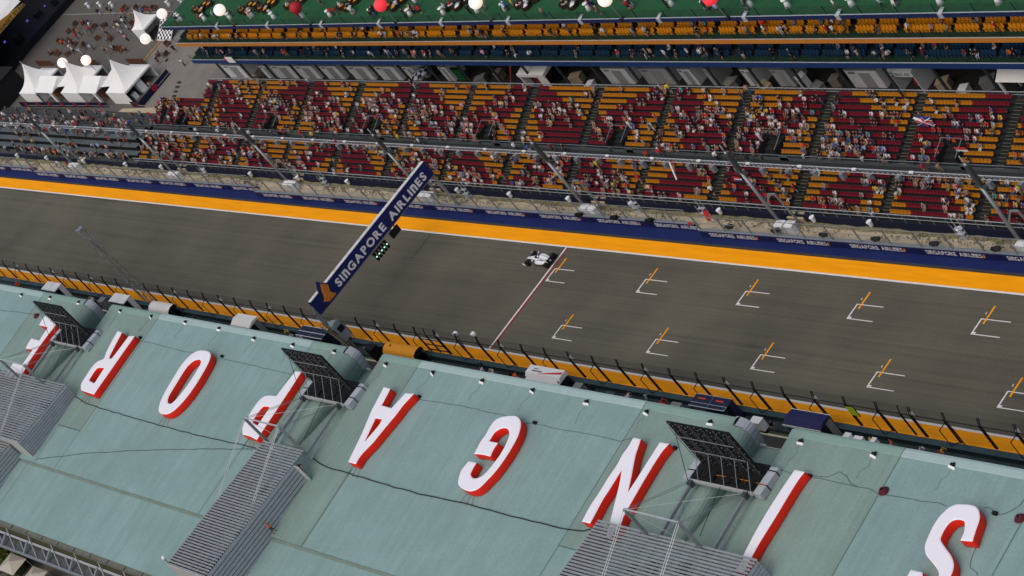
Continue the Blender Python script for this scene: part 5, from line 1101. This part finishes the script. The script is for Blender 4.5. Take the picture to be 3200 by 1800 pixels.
for q in ((-3,-2,-4,-2.6,1.31,2.4),(-4,-3,2,3.4,1.31,2.2),(-1,-.4,5,6,1.31,2.6),(-5,-4,-8,-7,1.31,3.0)): part('band_gear', MB().box(*q), BLK, sg)
part('purple_light', MB().box(-2,-1.8,-6,-5.6,3.2,3.5).box(-3,-2.8,0,.4,2.4,2.7).box(-2,-1.8,4,4.3,2.2,2.4), mat('stage_glow', (.1,.1,.5), .4, emit=.5, ecol=(.15,.12,.7)), sg)
part('speaker_stack', MB().box(1.6,3.2,-13.4,-11.6,0,4.5), DARK, sg)
dkb = E('dark_backstage_tent', (-187,24.5,0), 'black backstage enclosure beside the stage at the left edge', 'enclosure')
part('body', MB().box(-9,12.5,-3.6,3.6,0,4.2), DARK, dkb); part('roof', MB().box(-9.2,12.7,-3.8,3.8,4.2,4.3), mat('black_canvas', (.012,.012,.013), .8), dkb)
# ================================================================== PEOPLE
def skinned(joints, edges, sub):
    """joints: name -> (x,y,z,rx,ry); continuous body grown with a Skin modifier"""
    names = list(joints); idx = {n: i for i, n in enumerate(names)}
    me = bpy.data.meshes.new('body'); me.from_pydata([joints[n][:3] for n in names], [(idx[a], idx[b]) for a, b in edges], [])
    ob = bpy.data.objects.new('body', me); COL.objects.link(ob)
    sk = ob.modifiers.new('Skin', 'SKIN'); sk.use_smooth_shade = True
    if not me.skin_vertices: 
        return None
    for n in names: me.skin_vertices[0].data[idx[n]].radius = joints[n][3:5]; me.skin_vertices[0].data[idx[n]].use_root = (n == 'pelvis')
    if sub: sm = ob.modifiers.new('Sub', 'SUBSURF'); sm.levels = sub; sm.render_levels = sub
    bpy.context.view_layer.update(); dg = bpy.context.evaluated_depsgraph_get(); ev = ob.evaluated_get(dg); m2 = ev.to_mesh()
    V = np.array([v.co[:] for v in m2.vertices]); F = [tuple(p.vertices) for p in m2.polygons]
    ev.to_mesh_clear(); bpy.data.objects.remove(ob); bpy.data.meshes.remove(me)
    return V, F
def pose(kind):
    J = {}
    if kind == 'sit':
        J['pelvis'] = (0,-.02,.52,.17,.14); J['waist'] = (0,-.03,.70,.15,.11); J['chest'] = (0,-.04,.92,.18,.12); J['neck'] = (0,-.07,1.08,.06,.06); J['head'] = (0,-.10,1.18,.09,.10); J['crown'] = (0,-.10,1.29,.07,.08)
        for s, n in ((-1,'l'),(1,'r')):
            J[n+'hip'] = (s*.11,-.10,.50,.09,.09); J[n+'knee'] = (s*.13,-.48,.52,.065,.065); J[n+'ank'] = (s*.13,-.46,.10,.045,.045); J[n+'toe'] = (s*.14,-.62,.06,.04,.03)
            J[n+'sh'] = (s*.21,-.04,1.00,.06,.06); J[n+'el'] = (s*.27,-.14,.76,.045,.045); J[n+'hand'] = (s*.15,-.34,.66,.04,.04)
    elif kind == 'lean':
        J['pelvis'] = (0,.08,.92,.16,.13); J['waist'] = (0,.0,1.08,.14,.11); J['chest'] = (0,-.10,1.28,.18,.12); J['neck'] = (0,-.17,1.45,.06,.06); J['head'] = (0,-.21,1.55,.09,.10); J['crown'] = (0,-.21,1.66,.07,.08)
        for s, n in ((-1,'l'),(1,'r')):
            J[n+'hip'] = (s*.10,.08,.86,.09,.09); J[n+'knee'] = (s*.11,.06,.48,.065,.065); J[n+'ank'] = (s*.12,.10,.09,.045,.045); J[n+'toe'] = (s*.13,-.06,.04,.04,.03)
            J[n+'sh'] = (s*.21,-.10,1.38,.06,.06); J[n+'el'] = (s*.28,-.26,1.14,.045,.045); J[n+'hand'] = (s*.20,-.44,1.08,.04,.04)
    else:
        w = .16 if kind == 'walk' else 0
        J['pelvis'] = (0,0,.93,.16,.13); J['waist'] = (0,0,1.10,.14,.11); J['chest'] = (0,0,1.32,.18,.12); J['neck'] = (0,-.01,1.50,.06,.06); J['head'] = (0,-.03,1.60,.09,.10); J['crown'] = (0,-.03,1.71,.07,.08)
        for s, n in ((-1,'l'),(1,'r')):
            J[n+'hip'] = (s*.10,0,.88,.09,.09); J[n+'knee'] = (s*.11,-.03-s*w*.6,.49,.065,.065); J[n+'ank'] = (s*.11,.02-s*w*1.3,.09,.045,.045); J[n+'toe'] = (s*.12,-.13-s*w*1.3,.04,.04,.03)
            J[n+'sh'] = (s*.21,0,1.42,.06,.06); J[n+'el'] = (s*.27,.03+s*w,1.16,.045,.045); J[n+'hand'] = (s*.25,-.08+s*w*1.5,.93,.04,.04)
    Ed = [('pelvis','waist'),('waist','chest'),('chest','neck'),('neck','head'),('head','crown')]
    for n in 'lr': Ed += [('pelvis',n+'hip'),(n+'hip',n+'knee'),(n+'knee',n+'ank'),(n+'ank',n+'toe'),('chest',n+'sh'),(n+'sh',n+'el'),(n+'el',n+'hand')]
    return J, Ed
def classify(J, V, F, shorts):
    """0 skin 1 hair 2 top 3 legs 4 shoes"""
    segs = {'skin': [('neck','head'),('head','crown'),('lel','lhand'),('rel','rhand')], 'top': [('waist','chest'),('chest','neck'),('lsh','lel'),('rsh','rel'),('chest','lsh'),('chest','rsh'),('pelvis','waist')], 'legs': [('pelvis','lhip'),('pelvis','rhip'),('lhip','lknee'),('rhip','rknee')], 'shin': [('lknee','lank'),('rknee','rank')], 'shoe': [('lank','ltoe'),('rank','rtoe')]}
    C_ = np.array([V[list(f)].mean(0) for f in F]); best = np.full(len(C_), 9e9); lab = np.zeros(len(C_), int)
    for i, (k, ss) in enumerate(segs.items()):
        for a, b in ss:
            A, B = np.array(J[a][:3]), np.array(J[b][:3]); d = B-A; t = np.clip(((C_-A)@d)/(d@d), 0, 1); q = np.linalg.norm(C_-(A+t[:, None]*d), axis=1)-min(J[a][3], J[b][3])*.6
            u = q < best; best[u] = q[u]; lab[u] = i
    out = np.zeros(len(C_), int); out[lab == 1] = 2; out[lab == 2] = 3; out[lab == 3] = 0 if shorts else 3; out[lab == 4] = 4
    h = np.array(J['head'][:3]); dz = C_-h
    hair = (lab == 0) & (dz[:, 2] > -.12) & (C_[:, 2] > J['neck'][2]+.02) & ((dz[:, 2] > .075) | (dz[:, 1] > .03))
    out[hair] = 1
    return out
BODY = {}
for kd in ('sit', 'stand', 'walk', 'lean'):
    J, Ed = pose(kd)
    for lod in (0, 1):
        V, F = skinned(J, Ed, lod); BODY[kd, lod] = (V, F, classify(J, V, F, False), classify(J, V, F, True))
SKIN = [mat('skin_light', (.42,.24,.17), .6), mat('skin_tan', (.28,.145,.09), .6), mat('skin_dark', (.13,.07,.045), .6)]
HAIR = [mat('hair_black', (.012,.010,.009), .6), mat('hair_brown', (.05,.028,.015), .6), mat('cap_white', (.65,.65,.65), .6), mat('cap_red', (.4,.02,.02), .6)]
TOP = [('white',(.58,.57,.60)),('white',(.68,.67,.68)),('black',(.015,.015,.017)),('grey',(.22,.22,.24)),('red',(.45,.025,.025)),('blue',(.05,.11,.32)),('dark blue',(.02,.03,.09)),('tan',(.33,.22,.15)),('pink',(.55,.28,.30)),('orange',(.65,.10,.02)),('pale blue',(.30,.42,.58)),('teal',(.03,.28,.28)),('yellow',(.6,.45,.05)),('maroon',(.16,.02,.03)),('brown',(.12,.07,.045))]
TOPW = np.array([.10,.08,.24,.09,.08,.04,.05,.11,.04,.02,.03,.015,.02,.05,.09]); TOPW /= TOPW.sum()
TOPM = [mat('top_%d_%s' % (i, n.replace(' ', '_')), c, .75) for i, (n, c) in enumerate(TOP)]
LEG = [mat('trousers_dark', (.02,.022,.03), .7), mat('jeans', (.06,.085,.14), .7), mat('trousers_khaki', (.24,.18,.11), .7), mat('trousers_white', (.55,.54,.52), .7)]
SHOE = mat('shoes', (.05,.05,.05), .6)
ALLM = SKIN+HAIR+TOPM+LEG+[SHOE]; MIDX = {m_.name: i for i, m_ in enumerate(ALLM)}
def look(top=None, leg=None):
    t = rng.choice(len(TOP), p=TOPW) if top is None else [n for n, _ in TOP].index(top)
    return (rng.choice(3, p=[.6,.28,.12]), rng.choice(4, p=[.55,.25,.14,.06]), t, (rng.choice(4, p=[.4,.28,.22,.1]) if leg is None else leg), rng.rand() < .45)
PEOPLE = []          # (x, y, z, rz, kind, look, label-stem, group)
def addp(x, y, z, rz, kind, stem, grp, lk=None): PEOPLE.append((x, y, z, rz, kind, lk or look(), stem, grp))
def dens(x, r):
    n = .8*math.sin(x*.19+r*.9)+.8*math.sin(x*.47-r*.6+1)+.7*math.sin(x*.083+r*.35+2.2)+1.3*math.sin(x*1.7+r*2.3)
    return n
cnt = 0
for (x, y, z, r, c) in seats:
    if not (-112 < x < 76): continue
    base = .19 if r < 6 else (.225 if r < 13 else .09)
    if -60 < x < -10 and 6 <= r < 12: base += .05
    if x > 20 and r >= 4: base += .05
    p = base*(1+.85*dens(x, r))
    if rng.rand() < p:
        k = 'sit' if rng.rand() < .93 else 'stand'
        bl = int(math.floor((x+68.4)/AIS)); 
        NW = ['one','two','three','four','five','six','seven','eight','nine','ten']; tier = 'lower tier row '+NW[r] if r < 6 else 'upper tier row '+NW[r-6]
        addp(x+rng.normal(0,.04), y+(0 if k == 'sit' else -.12), z, rng.normal(0,.18), k, '%s' % tier, 'spectators in the grandstand', None)
for i in range(26):            # people on stairs and in the cross aisle
    ax = random.choice(aisles[2:13]); yy, zz = random.choice(LOW+UPP); addp(ax+rng.normal(0,.25), yy, zz+.1, rng.uniform(0,6.28), 'walk', 'grandstand stairs', 'people on the stand stairs')
for i in range(24): addp(rng.uniform(-105,72), rng.uniform(16.4,17.2), 3.0, rng.uniform(0,6.28), 'walk', 'grandstand cross aisle', 'people in the stand aisle')
TZ = ((12.4,1.2),(13.4,1.75),(14.5,2.3),(15.5,2.85),(17.1,2.5),(19.0,1.6),(21.1,.7))
for i in range(210):
    t = rng.choice(7, p=[.26,.05,.08,.12,.22,.17,.10]); x = rng.uniform(-172,-112-t)
    if t == 0 and rng.rand() < .5: x = rng.choice([-148,-140,-126,-117])+rng.normal(0,2.5)
    addp(x, TZ[t][0]+rng.normal(0,.15), TZ[t][1], rng.normal(0,.6), random.choice(['stand','lean','stand','sit']), 'grey standing terrace', 'people on the standing terrace')
for i in range(46):
    x = rng.choice([-171,-169,-163,-160,-156,-150,-167])+rng.normal(0,2.2); y = rng.choice([36.3,38.6,40.4,42.3,44.8])+rng.normal(0,.7)
    addp(x, y, 0, rng.uniform(0,6.28), random.choice(['stand','walk','stand','lean']), 'plaza near the stage', 'people on the plaza')
for i, (x, y) in enumerate(((-133.5,33.4),(-131.4,36.0),(-128.5,28.0),(-117.0,22.6),(-115.8,22.2),(-107,26.5),(-146.0,31.8),(-124.6,33.0))): addp(x, y, 0, rng.uniform(0,6.28), random.choice(['stand','walk']), 'plaza path by the tents', 'people on the plaza')
for i, x in enumerate(cones):
    for k in range(rng.choice([1,2,2,3]) if x < 30 else rng.choice([0,1,1])):
        a = rng.uniform(0,6.28); addp(x+.75*math.cos(a), cy_[i]+.15+.55*math.sin(a), 12.8, a-math.pi/2, 'lean' if rng.rand() < .5 else 'stand', 'at a green terrace cocktail table', 'guests on the roof terrace')
for i in range(52): addp(rng.uniform(-95,58) if i % 3 else rng.uniform(-30,20), rng.uniform(28.95,32.2), 12.8, rng.uniform(0,6.28), random.choice(['stand','walk','lean']), 'green roof terrace', 'guests on the roof terrace')
for x, y in bx: addp(x-1.3, y-.35, 12.72, rng.uniform(0,6.28), 'sit', 'terrace lounge chair', 'guests on the roof terrace')
for (x, y, z, r, c) in place_seats_list:
    if x > 75: continue
    p = {'o': .085, 'b': .10}[c]*(1+.9*math.sin(x*.31+y)+.6*math.sin(x*.11+2))
    if rng.rand() < p: addp(x, y, z, rng.normal(0,.2), 'sit', 'yellow deck seats' if c == 'o' else 'blue deck seats', 'guests in the hospitality tiers')
for i in range(70):
    z = random.choice((6.0,6.0,9.42)); addp(rng.uniform(-104,60), rng.uniform(28.85,29.2), z, rng.uniform(0,6.28), random.choice(['stand','lean','walk']), '%s hospitality deck walkway' % ('middle' if z < 7 else 'upper'), 'guests in the hospitality tiers')
for x0 in (-115.5,-90.8,-60.5,-37,-33.6,-19.2,2.5,4.5,6.0,10.6,23.0,28.5,31.5,33.0,47,50.5,63.0,66.0,69.5,71.5):
    for k in range(rng.choice([1,2])): addp(x0+rng.normal(0,.6), -12.75+rng.normal(0,.25), .36, rng.uniform(0,6.28), random.choice(['stand','lean']), 'pit wall walkway', 'crew along the pit wall', look(random.choice(['red','white','orange','grey','yellow','white','black'])))
addp(-21.2,-13.2,.0, 1.0,'stand','pit lane by the orange stand','crew along the pit wall', look('orange'))
for x, tp in ((-63.2,'orange'),(1.2,'white'),(66.3,'red'),(-132.2,'red')): addp(x, 10.7, .25, rng.uniform(0,6.28), 'walk', 'sand verge beside the barrier', 'marshals on the verge', look(tp))
PEOPLE = [p for p in PEOPLE if inview((p[0], p[1], p[2]+.8))]
special = [(12.45,-43.3,ZR(-43.3),2.6,'walk',look('orange',0),None,None,'person in orange top and dark trousers walking on the pit roof'),(11.0,-36.6,ZR(-36.6)-.05,2.0,'lean',look('maroon',0),None,None,'person in dark pink top at the open end of the louvred enclosure')]
PEOPLE.sort(key=lambda p: dist(p[:3]))
PM = {}
def pmesh(kind, lk):
    key = (kind, lk)
    if key not in PM:
        V, F, c0, c1 = BODY[kind, 1]; cl = c1 if lk[4] else c0
        me = bpy.data.meshes.new('person'); me.from_pydata((V*(.86,.86,.90)).tolist(), [], F)
        for q in (SKIN[lk[0]], HAIR[lk[1]], TOPM[lk[2]], LEG[lk[3]], SHOE): me.materials.append(q)
        me.polygons.foreach_set('material_index', cl); me.polygons.foreach_set('use_smooth', [True]*len(F)); PM[key] = me
    return PM[key]
hairn = ['black hair','brown hair','a white cap','a red cap']; legn = ['dark','denim','khaki','white']; posen = {'sit': 'seated', 'stand': 'standing', 'walk': 'walking', 'lean': 'leaning'}
for p in special: O('person', pmesh(p[4], p[5]), None, p[:3], p[3], p[8], 'person')
near = PEOPLE[:298]; used = {}
lab = []
for p in near:
    lk = p[5]; stem = '%s-topped %s person in %s %s, %s' % (TOP[lk[2]][0].replace(' ', '-'), posen[p[4]], legn[lk[3]], 'shorts' if lk[4] else 'trousers', p[6]); lab.append(stem); used.setdefault(stem, []).append(p[0])
for p, stem in zip(near, lab):
    xs = sorted(used[stem]); t = stem
    if len(xs) > 1: t = stem+', %s from right' % orde(len(xs)-1-xs.index(p[0]))
    O('person', pmesh(p[4], p[5]), None, p[:3], p[3], t.replace(' from the front', ''), 'person', p[7])
# everyone else: one crowd
Vs = []; Fs = []; Ms = []; nb = 0
for p in PEOPLE[298:]:
    V, F, c0, c1 = BODY[p[4], 0]; lk = p[5]; cl = c1 if lk[4] else c0; c, s = math.cos(p[3]), math.sin(p[3])
    V = V*(.86,.86,.90); W_ = V.copy(); W_[:, 0] = V[:, 0]*c-V[:, 1]*s+p[0]; W_[:, 1] = V[:, 0]*s+V[:, 1]*c+p[1]; W_[:, 2] += p[2]
    Vs.append(W_); Fs += [tuple(i+nb for i in f) for f in F]; nb += len(V)
    mp = [lk[0], 3+lk[1], 7+lk[2], 7+len(TOPM)+lk[3], len(ALLM)-1]; Ms += [mp[q] for q in cl]
me = bpy.data.meshes.new('crowd'); me.from_pydata(np.concatenate(Vs).tolist(), [], Fs)
for q in ALLM: me.materials.append(q)
me.polygons.foreach_set('material_index', Ms); me.polygons.foreach_set('use_smooth', [True]*len(Fs))
O('crowd', me, label='rest of the crowd across the stands, terraces and decks', cat='crowd', kind='stuff')
print('people', len(PEOPLE), 'seats', len(seats), 'tris', sum(len(f)-2 for f in Fs))
# ------------------------------------------------------------------ flags hung over the seats
def cloth(w, h, n=8):
    vs = []; 
    for j in range(5):
        for i in range(n+1): vs.append((w*(i/n-.5), -.05-.06*math.sin(i*1.4+j)-.35*(j/4), h*(1-j/4)*.9))
    return vs, [(j*(n+1)+i, j*(n+1)+i+1, (j+1)*(n+1)+i+1, (j+1)*(n+1)+i) for j in range(4) for i in range(n)]
FB = mat('flag_blue', (.02,.04,.2), .7); FR = mat('flag_red', (.5,.03,.03), .7); FW = mat('flag_white', (.7,.7,.7), .7)
f1 = E('union_flag', (48.3,21.3,5.1), 'union flag held up across seats in the upper tier at right', 'flag')
vs, fs = cloth(2.1, 1.1); part('field', MB().add(vs, fs), FB, f1)
mb = MB().box(-1.15,1.15,-.34,-.32,.38,.76).box(-.17,.17,-.35,-.33,-.1,1.1).bar((-1.1,-.33,.05),(1.1,-.33,1.05),.02,.24,up=(0,1,0)).bar((-1.1,-.33,1.05),(1.1,-.33,.05),.02,.24,up=(0,1,0)); part('white_cross', mb, FW, f1)
part('red_cross', MB().box(-1.15,1.15,-.37,-.35,.45,.69).box(-.14,.14,-.38,-.36,-.1,1.1).bar((-1.1,-.36,.08),(1.1,-.36,1.02),.02,.08,up=(0,1,0)).bar((-1.1,-.36,1.02),(1.1,-.36,.08),.02,.08,up=(0,1,0)), FR, f1)
f2 = E('tricolour_flag', (54.2,18.9,4.0), 'red white and blue striped flag over seats above the cross aisle at right', 'flag')
for k, m_ in enumerate((FR, FW, FB)): part('band', MB().box(-.75,.75,-.40+.05*k,-.36+.05*k,.62-.3*k,.92-.3*k), m_, f2)
f3 = E('striped_flag', (24.3,14.8,2.7), 'red white and blue flag draped over yellow seats below the truss', 'flag')
for k, m_ in enumerate((FR, FW, FB)): part('band', MB().box(-.6,.6,-.40+.04*k,-.36+.04*k,.55-.25*k,.8-.25*k), m_, f3)
f4 = E('white_banner', (14.6,14.0,3.0), 'rolled white banner pole held in the lower tier', 'banner'); part('pole', MB().cyl((-.6,.9,1.6),(.9,-.5,.5),.09,6), FW, f4); part('tip', MB().cyl((.9,-.5,.5),(1.0,-.6,.42),.05,6), BLK, f4)
f5 = E('red_flag', (21.5,10.7,1.0), 'red flag with white corner on the fence right of the start line', 'flag'); vs, fs = cloth(.8, 1.4); part('cloth', MB().add(vs, fs), FR, f5); part('pole', MB().cyl((-.4,0,-.8),(-.4,0,1.5),.03,5), STEEL, f5)
f6 = E('orange_balloon', (21.7,29.9,9.9), 'bright red-orange costume balloon among the yellow seats', 'balloon'); part('balloon', MB().sphere((0,-.1,.9),.42,12,10), mat('costume_red', (.75,.06,.01), .4), f6, smooth=True); part('string', MB().cyl((0,-.1,0),(0,-.1,.5),.02,4), BLK, f6)
f7 = E('white_notice', (-96.0,28.2,6.3), 'white notice board hung on the left end of the middle deck', 'sign'); part('board', MB().box(-1.0,1.0,-.12,-.05,-.5,.6), WHITEP, f7); part('red_corner', MB().box(-1.6,-1.0,-.12,-.05,-.1,.4), FR, f7)
